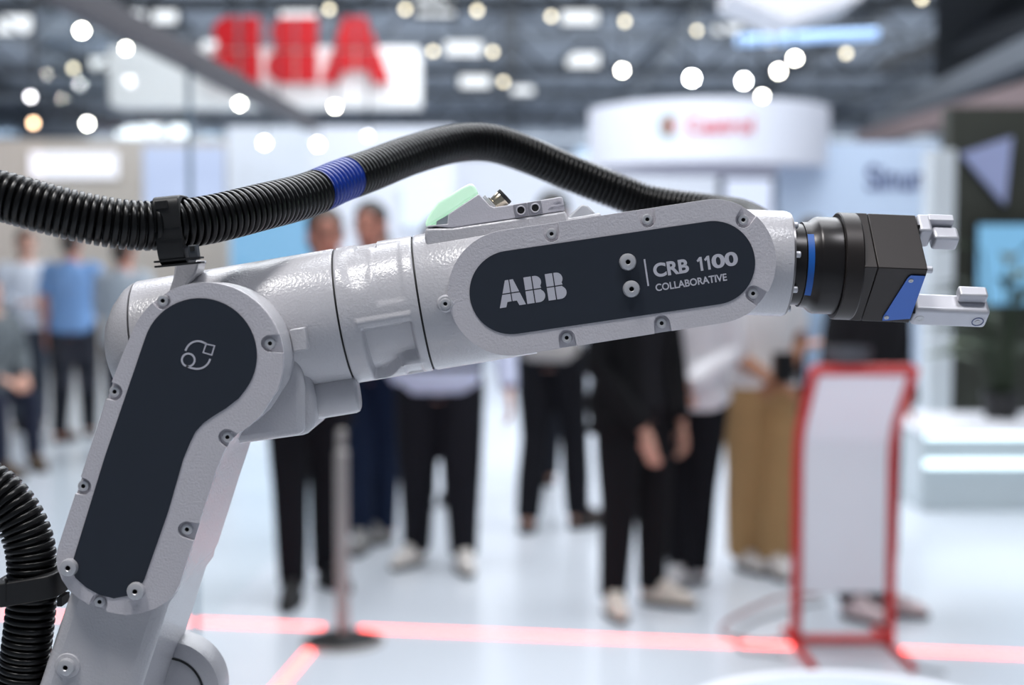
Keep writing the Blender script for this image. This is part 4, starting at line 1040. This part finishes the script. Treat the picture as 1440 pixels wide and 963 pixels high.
# round bistro table at the lower right
tz = 0.75; tf = G(1147, 941, tz); tc_ = tf + Vector((-0.0, -0.31, 0))
table = empty('bistro_table', (tc_.x, tc_.y, 0), 'round white bistro table with pale blue top at the lower right', 'table')
b = MB(); b.lathe((tc_.x, tc_.y, 0), (0, 0, 1), [(tz - 0.03, 0.27), (tz - 0.03, 0.30), (tz - 0.022, 0.31), (tz - 0.004, 0.31), (tz, 0.305), (tz, 0.275), (tz - 0.03, 0.27)], 72); b.build('rim', mat('white_lacquer', rgb(238, 240, 248), 0.3), table)
b = MB(); b.lathe((tc_.x, tc_.y, 0), (0, 0, 1), [(tz - 0.02, 0.274), (tz - 0.002, 0.274), (tz - 0.002, 0)], 72); b.build('table_top', mat('pale_blue_laminate', rgb(196, 206, 236), 0.3), table)
b = MB(); b.lathe((tc_.x, tc_.y, 0), (0, 0, 1), [(0.015, 0.03), (tz - 0.03, 0.03)], 24); b.build('column', STEEL, table)
b = MB(); b.lathe((tc_.x, tc_.y, 0), (0, 0, 1), [(0, 0.2), (0.008, 0.2), (0.02, 0.05), (0.02, 0)], 40); b.build('foot', STEEL, table)
# pedestal that carries the robot
b = MB(); b.box((ROOT.x, ROOT.y + 0.02, 0.485), (0.19, 0.19, 0.485)); ped = empty('pedestal', (ROOT.x, ROOT.y + 0.02, 0), 'white square pedestal under the robot arm', 'pedestal'); b.build('body', WHITEP, ped, bevel=0.004)
b = MB(); b.box((ROOT.x, ROOT.y + 0.02, 0.985), (0.2, 0.2, 0.0148)); b.build('top_plate', STEEL, ped, bevel=0.002)
# low counter with light strips under the dark wall
cy_ = 8.4; c0 = W(1296, 604, cy_); c1 = W(1700, 604, cy_)
cnt = empty('counter', ((c0.x + c1.x) / 2, cy_, 0), 'low white counter with glowing light strips at the right edge', 'counter')
b = MB(); b.box(((c0.x + c1.x) / 2, cy_ + 0.5, (c0.z - 0.02) / 2), ((c1.x - c0.x) / 2, 0.5, (c0.z - 0.02) / 2)); b.build('body', mat('pale_glossy_front', rgb(196, 206, 210), 0.15), cnt, bevel=0.01)
b = MB(); b.box(((c0.x + c1.x) / 2, cy_ + 0.49, c0.z - 0.01), ((c1.x - c0.x) / 2 + 0.01, 0.52, 0.01)); b.build('top', WHITEP, cnt, bevel=0.003)
STRIP = mat('cool_light_strip', rgb(230, 245, 250), 0.4, emit=(0.80, 0.95, 1.0, 1), es=1.6, vary=0)
for py in (612, 652):
    z = W(1300, py, cy_ - 0.02).z
    b = MB(); b.box(((c0.x + c1.x) / 2, cy_ - 0.014, z), ((c1.x - c0.x) / 2 - 0.02, 0.012, 0.022)); b.build('light_strip', STRIP, cnt)
# blue screen on the dark wall, pale leaves in front of it
def screen(name, px0, py0, px1, py1, y, m, frame, label, cat='screen', fw=0.02):
    a = W(px0, py0, y); c = W(px1, py1, y); r = empty(name, ((a.x + c.x) / 2, y, c.z), label, cat)
    MB().box(((a.x + c.x) / 2, y + 0.03, (a.z + c.z) / 2), ((c.x - a.x) / 2, 0.03, (a.z - c.z) / 2)).build('housing', frame, r, smooth=False)
    MB().box(((a.x + c.x) / 2, y - 0.002, (a.z + c.z) / 2), ((c.x - a.x) / 2 - fw, 0.002, (a.z - c.z) / 2 - fw)).build('display', m, r, smooth=False)
    return r
def glow(name, c, s): return mat(name, rgb(*[int(v * 0.5) for v in c]), 0.3, emit=rgb(*c), es=s, vary=0)
screen('wall_screen', 1372, 312, 1520, 432, 10.35, glow('sky_blue_display', (120, 176, 214), 0.95), BLACKM, 'sky blue screen on the dark wall at the right edge')
screen('wall_screen', 1010, 242, 1094, 330, 20.93, glow('white_display', (222, 232, 255), 0.9), mat('slate_frame', rgb(60, 68, 84), 0.5), 'monitor with a dark frame above the forearm cover', fw=0.10)
screen('wall_screen', 322, 286, 452, 384, 18.93, glow('light_blue_display', (128, 182, 222), 0.9), WALLW, 'large light blue display behind the hose', fw=0.02)
screen('wall_screen', 562, 262, 638, 322, 18.93, glow('pale_display', (226, 240, 255), 1.0), WALLW, 'bright pale display behind the status light', fw=0.03)
screen('light_box', 40, 212, 168, 252, 21.93, glow('white_light_box', (244, 244, 255), 1.3), WALLC, 'glowing white light box on the cream wall', 'light box')
screen('light_box', 200, 205, 318, 300, 21.93, glow('bluish_light_box', (196, 210, 244), 0.9), WALLW, 'pale blue light box left of the hose clamp', 'light box')
LEAF = mat('pale_leaf', rgb(122, 134, 112), 0.6, vary=0.3, vscale=6); LEAFD = mat('dark_leaf', rgb(40, 54, 34), 0.6, vary=0.3, vscale=6)
plant = empty('potted_plant', W(1405, 585, 9.2), 'leafy plant standing on the low counter against the dark wall', 'plant')
pz = c0.z; pb_ = Vector((W(1408, 560, 9.0).x, 9.0, pz))
WL[plant.name] = pb_; plant.location = pb_
b = MB(); b.lathe(pb_, (0, 0, 1), [(0, 0.10), (0.16, 0.13), (0.17, 0.13), (0.17, 0.11), (0.14, 0.10), (0.14, 0)], 24); b.build('pot', BLACKM, plant)
for i in range(26):
    a = i * 2.399; h = 0.35 + 0.75 * random.random(); ln = 0.32 + 0.16 * random.random(); w_ = 0.07
    s0 = pb_ + Vector((0.04 * math.cos(a), 0.04 * math.sin(a), 0.14)); s1 = pb_ + Vector((0.16 * math.cos(a), 0.10 * math.sin(a), h)); dr = Vector((math.cos(a), 0.6 * math.sin(a), 0.35)).normalized()
    tip = s1 + dr * ln - Vector((0, 0, 0.1)); sd = dr.cross(KZ).normalized() * w_; md_ = s1.lerp(tip, .45) + Vector((0, 0, 0.05))
    th = Vector((0, 0, 0.003))
    V = [s1, md_ + sd, tip, md_ - sd, md_ + Vector((0, 0, -0.02))]; V = V + [v - th for v in V]
    F = [(0, 1, 4), (1, 2, 4), (2, 3, 4), (3, 0, 4), (5, 9, 6), (6, 9, 7), (7, 9, 8), (8, 9, 5), (0, 5, 6, 1), (1, 6, 7, 2), (2, 7, 8, 3), (3, 8, 5, 0)]
    lf_ = obj('leaf', V, F, LEAF if i % 4 == 0 else LEAFD, plant, smooth=False)
    b = MB(); b.add(*tube([s0, s0.lerp(s1, .5) + Vector((0, 0, 0.03)), s1], 0.006, 6)); b.build('stalk', LEAFD, lf_)

# ================================================================== hanging signs
REDS = mat('red_sign_letter', rgb(188, 6, 20), 0.5, emit=rgb(188, 6, 20), es=0.12, vary=0.02)
SIGNW = mat('white_sign_fabric', rgb(232, 232, 232), 0.6, emit=rgb(240, 240, 236), es=0.22, vary=0.02)
def hang(b, p): b.rod(p, (p[0], p[1], CH), 0.012, 6)
ys = 16.0; a = W(152, 66, ys); c = W(590, 148, ys)
sg = empty('hanging_sign', ((a.x + c.x) / 2, ys, c.z), 'white hanging sign with large red letters seen mirrored', 'sign')
MB().box(((a.x + c.x) / 2, ys + 0.25, (a.z + c.z) / 2), ((c.x - a.x) / 2, 0.25, (a.z - c.z) / 2)).build('banner', SIGNW, sg, bevel=0.02)
p0 = W(551, 118, ys); hl = (W(551, 25, ys).z - p0.z); k_ = hl / 451 * 0.98; kx = (p0.x - W(296, 118, ys).x) / 1160.0
for nm, pcs in mark_pieces():
    b = MB()
    for pc_ in pcs: b.prism([(p0.x - x * kx, p0.z + y * k_) for x, y in pc_], ys - 0.16, ys - 0.04)
    b.build('letter', REDS, sg, smooth=False)
    x_ = sum(x for x, y in pcs[0]) / len(pcs[0]); b = MB()
    for zz in (0.4, 0.75): b.rod((p0.x - x_ * kx, ys - 0.05, p0.z + hl * zz * 0.8), (p0.x - x_ * kx, ys + 0.1, p0.z + hl * zz * 0.8 * 0.8), 0.015, 6)
    b.build('letter_bracket', TRUSSM, sg)
for x in (a.x + 0.3, c.x - 0.3):
    b = MB(); hang(b, (x, ys + 0.25, a.z - 0.01)); b.build('suspension_cable', TRUSSM, sg)
# round hanging sign
yc = 15.5; top_ = W(995, 136, yc - 1.35); R_ = (W(1163, 170, yc).x - W(828, 170, yc).x) / 2; cxr = W(995.5, 170, yc).x
z1 = top_.z; z0 = W(995, 226, yc - 1.35).z
rs = empty('round_hanging_sign', (cxr, yc, z0), 'white round hanging sign with red and green lettering', 'sign')
b = MB(); b.lathe((cxr, yc, 0), (0, 0, 1), [(z0, R_ - 0.05), (z0, R_), (z1, R_), (z1, R_ - 0.05), (z0, R_ - 0.05)], 80); b.build('sign_drum', mat('white_drum_fabric', rgb(226, 228, 238), 0.6, emit=rgb(226, 230, 244), es=0.1, vary=0.02), rs)
def bent(px0, px1, py0, py1, T, Fc, m, name):
    yfr = yc - R_; A_ = W(px0, py1, yfr); C_ = W(px1, py0, yfr); V = []
    for u, v in T:
        x = A_.x + (C_.x - A_.x) * u; an = math.asin(max(-0.99, min(0.99, (x - cxr) / R_)))
        V.append((cxr + (R_ + 0.01) * math.sin(an), yc - (R_ + 0.01) * math.cos(an), A_.z + (C_.z - A_.z) * v))
    b = MB(); b.add(V, Fc); return b.build(name, m, rs, smooth=False, fix=False)
T_, F_ = text_mesh('Castrol', 0.02)
bent(966, 1060, 163, 188, T_, F_, mat('red_lettering', rgb(216, 40, 70), 0.5), 'word_lettering')
def disc(u0, v0, r0, r1, a0, a1, n=20):
    V = []; F = []
    for i in range(n + 1):
        a = math.radians(a0 + (a1 - a0) * i / n)
        V += [(u0 + r0 * math.cos(a), v0 + r0 * math.sin(a)), (u0 + r1 * math.cos(a), v0 + r1 * math.sin(a))]
    for i in range(n): F.append((2 * i, 2 * i + 1, 2 * i + 3, 2 * i + 2))
    return V, F
GREENL = mat('green_lettering', rgb(20, 120, 74), 0.5); REDL2 = mat('red_emblem', rgb(206, 40, 50), 0.5)
bent(931, 955, 160, 190, *disc(.5, .5, .30, .5, 40, 320), GREENL, 'emblem_ring')
bent(931, 955, 160, 190, *disc(.55, .5, .0, .26, 0, 360), REDL2, 'emblem_centre')
for x in (cxr - R_ * 0.7, cxr + R_ * 0.7):
    b = MB(); hang(b, (x, yc - R_ * 0.7 + 0.02, z1 - 0.01)); b.build('suspension_cable', TRUSSM, rs)
# lettering on the pale blue wall
T_, F_ = text_mesh('Sinum', 0.02); A_ = W(1218, 268, 14.99); C_ = W(1312, 232, 14.99)
b = MB(); b.add([(A_.x + (C_.x - A_.x) * u, 14.985, A_.z + (C_.z - A_.z) * v) for u, v in T_], F_)
o_ = b.build('wall_lettering', mat('dark_blue_lettering', rgb(56, 66, 120), 0.5), wb, smooth=False, fix=False)
# white box sign hanging at the top edge
bs = empty('hanging_box_sign', W(1110, 20, 9.0), 'white box sign hanging at the top edge of the picture', 'sign')
q0 = W(1030, -5, 9.0); q1 = W(1215, -5, 9.0); qd = W(1112, 30, 9.0)
b = MB(); zt2 = q0.z + 0.8
V = [q0, q1, qd, Vector((q0.x, 9.0, zt2)), Vector((q1.x, 9.0, zt2)), Vector((qd.x, 9.0, zt2))]
V = V + [v + Vector((0, 0.6, 0)) for v in V]
b.add(V, [(0, 2, 5, 3), (2, 1, 4, 5), (6, 9, 11, 8), (8, 11, 10, 7), (0, 6, 8, 2), (2, 8, 7, 1), (3, 5, 11, 9), (5, 4, 10, 11), (0, 3, 9, 6), (1, 7, 10, 4)]); b.build('sign_body', WHITEP, bs, smooth=False)
b = MB(); hang(b, ((q0.x + q1.x) / 2, 9.3, zt2 - 0.02)); b.build('suspension_cable', TRUSSM, bs)
# linear tube lamp
ly = 14.0; l0 = W(1036, 57, ly); l1 = W(1234, 47, ly)
tl_ = empty('tube_lamp', (l0 + l1) / 2, 'long bluish tube lamp hanging under the roof', 'lamp')
b = MB(); b.rod(l0, l1, 0.055, 12); b.build('tube', mat('bluish_tube', rgb(160, 190, 230), 0.4, emit=rgb(150, 184, 232), es=0.9, vary=0), tl_)
b = MB(); b.rod(l0 + Vector((0, 0, 0.07)), l1 + Vector((0, 0, 0.07)), 0.03, 8); hang(b, l0.lerp(l1, .2) + Vector((0, 0, .07))); hang(b, l0.lerp(l1, .8) + Vector((0, 0, .07))); b.build('carrier', DARKT, tl_)

# ================================================================== spot lamps on the rigs
def lamp_glow(nm, c, s): return mat(nm, (0.02, 0.02, 0.02, 1), 0.4, emit=c, es=s, vary=0)
LW = lamp_glow('white_lamp_lens', (1.0, 0.96, 0.86, 1), 50); LB = lamp_glow('cool_lamp_lens', (0.92, 0.97, 1.0, 1), 80)
LD = lamp_glow('dim_warm_lamp_lens', (1.0, 0.90, 0.66, 1), 6.5); LO = lamp_glow('orange_lamp_lens', (1.0, 0.66, 0.40, 1), 13.0); LS = lamp_glow('soft_white_lens', (0.98, 0.96, 1.0, 1), 14)
lamps = [(115, 43, 14, 1.25, LW, 'bright warm spotlight high at the upper left corner'), (157, 22, 14, 1.0, LD, 'dim yellow spotlight beside the diagonal beam at upper left'),
 (177, 68, 14, .9, LW, 'bright spotlight at the top left corner of the mirrored sign'), (103, 96, 16, .9, LD, 'faint yellow spotlight below the bright upper left one'),
 (43, 136, 16, .9, LS, 'soft white spotlight near the left edge'), (47, 173, 17.5, 1.0, LO, 'orange spotlight near the left edge'),
 (123, 174, 15, 1.0, LW, 'white spotlight right of the orange one'), (337, 146, 14, .95, LW, 'white spotlight just below the diagonal beam under the mirrored sign'),
 (471, 150, 14, .9, LW, 'white spotlight under the red letter A'), (463, 13, 18, .9, LD, 'faint warm spotlight above the red letters'),
 (570, 13, 18, .95, LD, 'faint warm spotlight right of the letter A near the top edge'), (671, 15, 18, .95, LD, 'faint warm spotlight at the top edge, fourth from the right'),
 (775, 23, 18, .9, LD, 'faint warm spotlight at the top, third from the right'), (878, 30, 18, 1.0, LD, 'faint warm spotlight at the top, second from the right'),
 (609, 72, 18, .9, LD, 'faint warm spotlight right of the mirrored sign'), (693, 73, 18, .9, LD, 'faint warm spotlight in mid air left of the roof lights'),
 (708, 115, 18, .85, LD, 'faint warm spotlight just above the bright window band'), (875, 99, 14, 1.0, LW, 'bright spotlight above the left end of the round sign'),
 (973, 110, 13, 1.35, LB, 'brightest white spotlight above the round sign'), (1046, 114, 13, 1.2, LB, 'second bright white spotlight above the round sign'),
 (1072, 135, 13, .9, LW, 'small spotlight at the upper edge of the round sign'), (1095, 100, 13, 1.15, LW, 'warm spotlight, lower one of the pair right above the round sign'),
 (1118, 82, 13, 1.1, LW, 'warm spotlight, upper one of the pair above the round sign'), (1190, 75, 15, .95, LD, 'faint warm spotlight under the tube lamp'),
 (1084, 60, 17, .8, LD, 'faint spotlight in front of the tube lamp'), (980, 43, 17, .8, LD, 'faint spotlight left of the tube lamp'),
 (1296, -2, 13, 1.0, LD, 'warm spotlight cut by the top edge at right'), (372, 201, 17.2, .95, LW, 'white downlight above the wall left of the hose arch'),
 (447, 203, 17.2, .95, LW, 'white downlight above the hose arch'), (517, 191, 15, .7, LS, 'small soft white spotlight over the hose arch'), (389, 145, 15, .7, LS, 'small soft spotlight right of the diagonal beam')]
def lamp_meshes():
    b = MB(); b.lathe((0, 0, 0), (0, 1, 0), [(0.03, 0.0001), (0.03, 0.076), (0.0, 0.076), (0.0, 0.085), (0.16, 0.085), (0.20, 0.05), (0.20, 0)], 20); m1 = bpy.data.meshes.new('lamp_can'); m1.from_pydata(b.V, [], b.F); m1.materials.append(BLACKM); shade(m1)
    b = MB(); b.lathe((0, 0, 0), (0, 1, 0), [(0.004, 0.0001), (0.006, 0.05), (0.012, 0.074)], 20); m2 = bpy.data.meshes.new('lamp_lens'); m2.from_pydata(b.V, [], b.F); shade(m2)
    return m1, m2
LC, LL = lamp_meshes(); lens_of = {}
for px, py, y, sc_, m, lb in lamps:
    p = W(px, py, y); r = empty('spotlight', p, lb, 'lamp', 'spotlights on the lighting rigs')
    o1 = bpy.data.objects.new('lamp_can', LC); o2 = None
    if m.name not in lens_of:
        mm = LL.copy(); mm.materials.append(m); lens_of[m.name] = mm
    o2 = bpy.data.objects.new('lamp_lens', lens_of[m.name])
    d = (_O - p).normalized()
    for o_ in (o1, o2):
        COL.objects.link(o_); o_.parent = r; o_.rotation_euler = (Vector((0, 0.0, 0)) - d).to_track_quat('Y', 'Z').to_euler(); o_.scale = (sc_ * y / 14 * 0.40,) * 3
    b = MB(); b.rod(p + Vector((0, 0.1, 0.06)), (p.x, p.y + 0.1, CH - 0.002), 0.012, 6); b.build('hanger', DARKT, r)

# ================================================================== bright roof panels and windows far off
SKYL = lamp_glow('roof_light_panel', (0.90, 0.95, 1.0, 1), 1.5); WINL = lamp_glow('far_window_pane', (0.86, 0.94, 1.0, 1), 2.6); WINB = lamp_glow('far_window_pane_blue', (0.55, 0.75, 1.0, 1), 1.3)
roofl = [(20, 36, 46, 26), (190, 14, 26, 18), (232, 20, 32, 22), (420, 14, 52, 20), (612, 8, 52, 26), (652, 68, 52, 18), (815, 22, 50, 22), (820, 84, 44, 18), (668, 112, 42, 20), (1028, 46, 48, 20), (140, 92, 30, 20), (735, 128, 30, 12), (560, 110, 34, 18), (300, 60, 30, 16)]
NTH = ['first', 'second', 'third', 'fourth', 'fifth', 'sixth', 'seventh', 'eighth', 'ninth', 'tenth', 'eleventh', 'twelfth', 'thirteenth', 'fourteenth', 'fifteenth']
for i, (px, py, w_, h_) in enumerate(sorted(roofl)):
    y = min(66.0, 0.95 * 6.8 * FPX / (380 - py)); a = W(px - w_ / 2, py - h_ / 2, y); c = W(px + w_ / 2, py + h_ / 2, y); zz = min(CH - 0.25, (a.z + c.z) / 2)
    r = empty('roof_light', ((a.x + c.x) / 2, y, (a.z + c.z) / 2), NTH[i] + ' bright roof light panel from the left under the ceiling', 'roof light', 'roof light panels')
    b = MB(); b.box(((a.x + c.x) / 2, y, (a.z + c.z) / 2), ((c.x - a.x) / 2, 0.05, (a.z - c.z) / 2)); b.build('panel', SKYL, r, smooth=False)
    b = MB(); b.box(((a.x + c.x) / 2, y + 0.08, (a.z + c.z) / 2), ((c.x - a.x) / 2 + 0.1, 0.03, (a.z - c.z) / 2 + 0.1)); b.build('frame', DARKT, r, smooth=False)
wins = [(0, 194, 46, 18, WINB), (180, 190, 30, 22, WINL), (212, 188, 38, 26, WINL), (252, 190, 26, 26, WINL), (295, 206, 26, 36, WINB), (368, 160, 26, 16, WINB), (412, 160, 40, 16, WINB), (525, 156, 44, 20, WINL), (560, 152, 28, 20, WINL), (612, 150, 26, 24, WINB), (662, 154, 34, 26, WINL), (705, 152, 36, 26, WINL), (735, 162, 30, 20, WINL), (757, 160, 24, 20, WINB), (798, 162, 34, 20, WINL), (820, 216, 20, 14, WINB)]
for i, (px, py, w_, h_, m) in enumerate(wins):
    y = 74.2; a = W(px - w_ / 2, py - h_ / 2, y); c = W(px + w_ / 2, py + h_ / 2, y)
    o_ = struct(MB().box(((a.x + c.x) / 2, y, (a.z + c.z) / 2), ((c.x - a.x) / 2, 0.06, (a.z - c.z) / 2)).build('window_%d' % (i + 1), m, smooth=False), 'bright daylight window high in the far end wall')

# ================================================================== glass screen with its top rail, behind the arm on the left
zr = 2.30
gA = G(60, -26, zr); gB = G(436, 174, zr)
gf = empty('glass_screen', ((gA.x + gB.x) / 2, (gA.y + gB.y) / 2, 0), 'tall glass safety screen with a grey metal top rail', 'glass screen')
dh = (gB - gA).normalized(); sd_ = Vector((-dh.y, dh.x, 0)); lg = (gB - gA).length
RAILM = mat('grey_anodised_rail', rgb(84, 82, 88), 0.5, 0.3)
b = MB(); b.box((gA + gB) / 2, (lg / 2, 0.035, 0.04), (dh, sd_, KZ)); b.build('top_rail', RAILM, gf, bevel=0.003)
GL = glass_mat('clear_glass', (0.965, 0.98, 0.98, 1), 0.025)
tj = min(range(1, 200), key=lambda i: abs(720 + FPX * (gA + dh * lg * i / 200).x / ((gA + dh * lg * i / 200) - _O).dot(_F) - 266)) / 200.0
for t0, t1 in ((0.0, tj - 0.006), (tj + 0.006, 0.997)):
    m_ = gA + dh * lg * (t0 + t1) / 2
    b = MB(); b.box((m_.x, m_.y, (zr - 0.022 + 0.02) / 2), (lg * (t1 - t0) / 2, 0.005, (zr - 0.022 - 0.02) / 2), (dh, sd_, KZ)); b.build('glass_pane', GL, gf, smooth=False)
m_ = gA + dh * lg * tj
b = MB(); b.box((m_.x, m_.y, zr / 2), (0.010, 0.008, zr / 2 - 0.022), (dh, sd_, KZ)); b.build('pane_joint', mat('pale_glass_edge', rgb(130, 150, 165), 0.2, vary=0.05), gf, smooth=False)

# pennant on the dark wall
pn = MB().prism(ol([(1352, 216), (1424, 192), (1414, 288)], 10.42), 10.42, 10.47).build('pennant', mat('lavender_cloth', rgb(160, 168, 206), 0.7), smooth=False)
tag(pn, 'pale lavender triangular pennant on the dark wall at upper right', 'pennant')
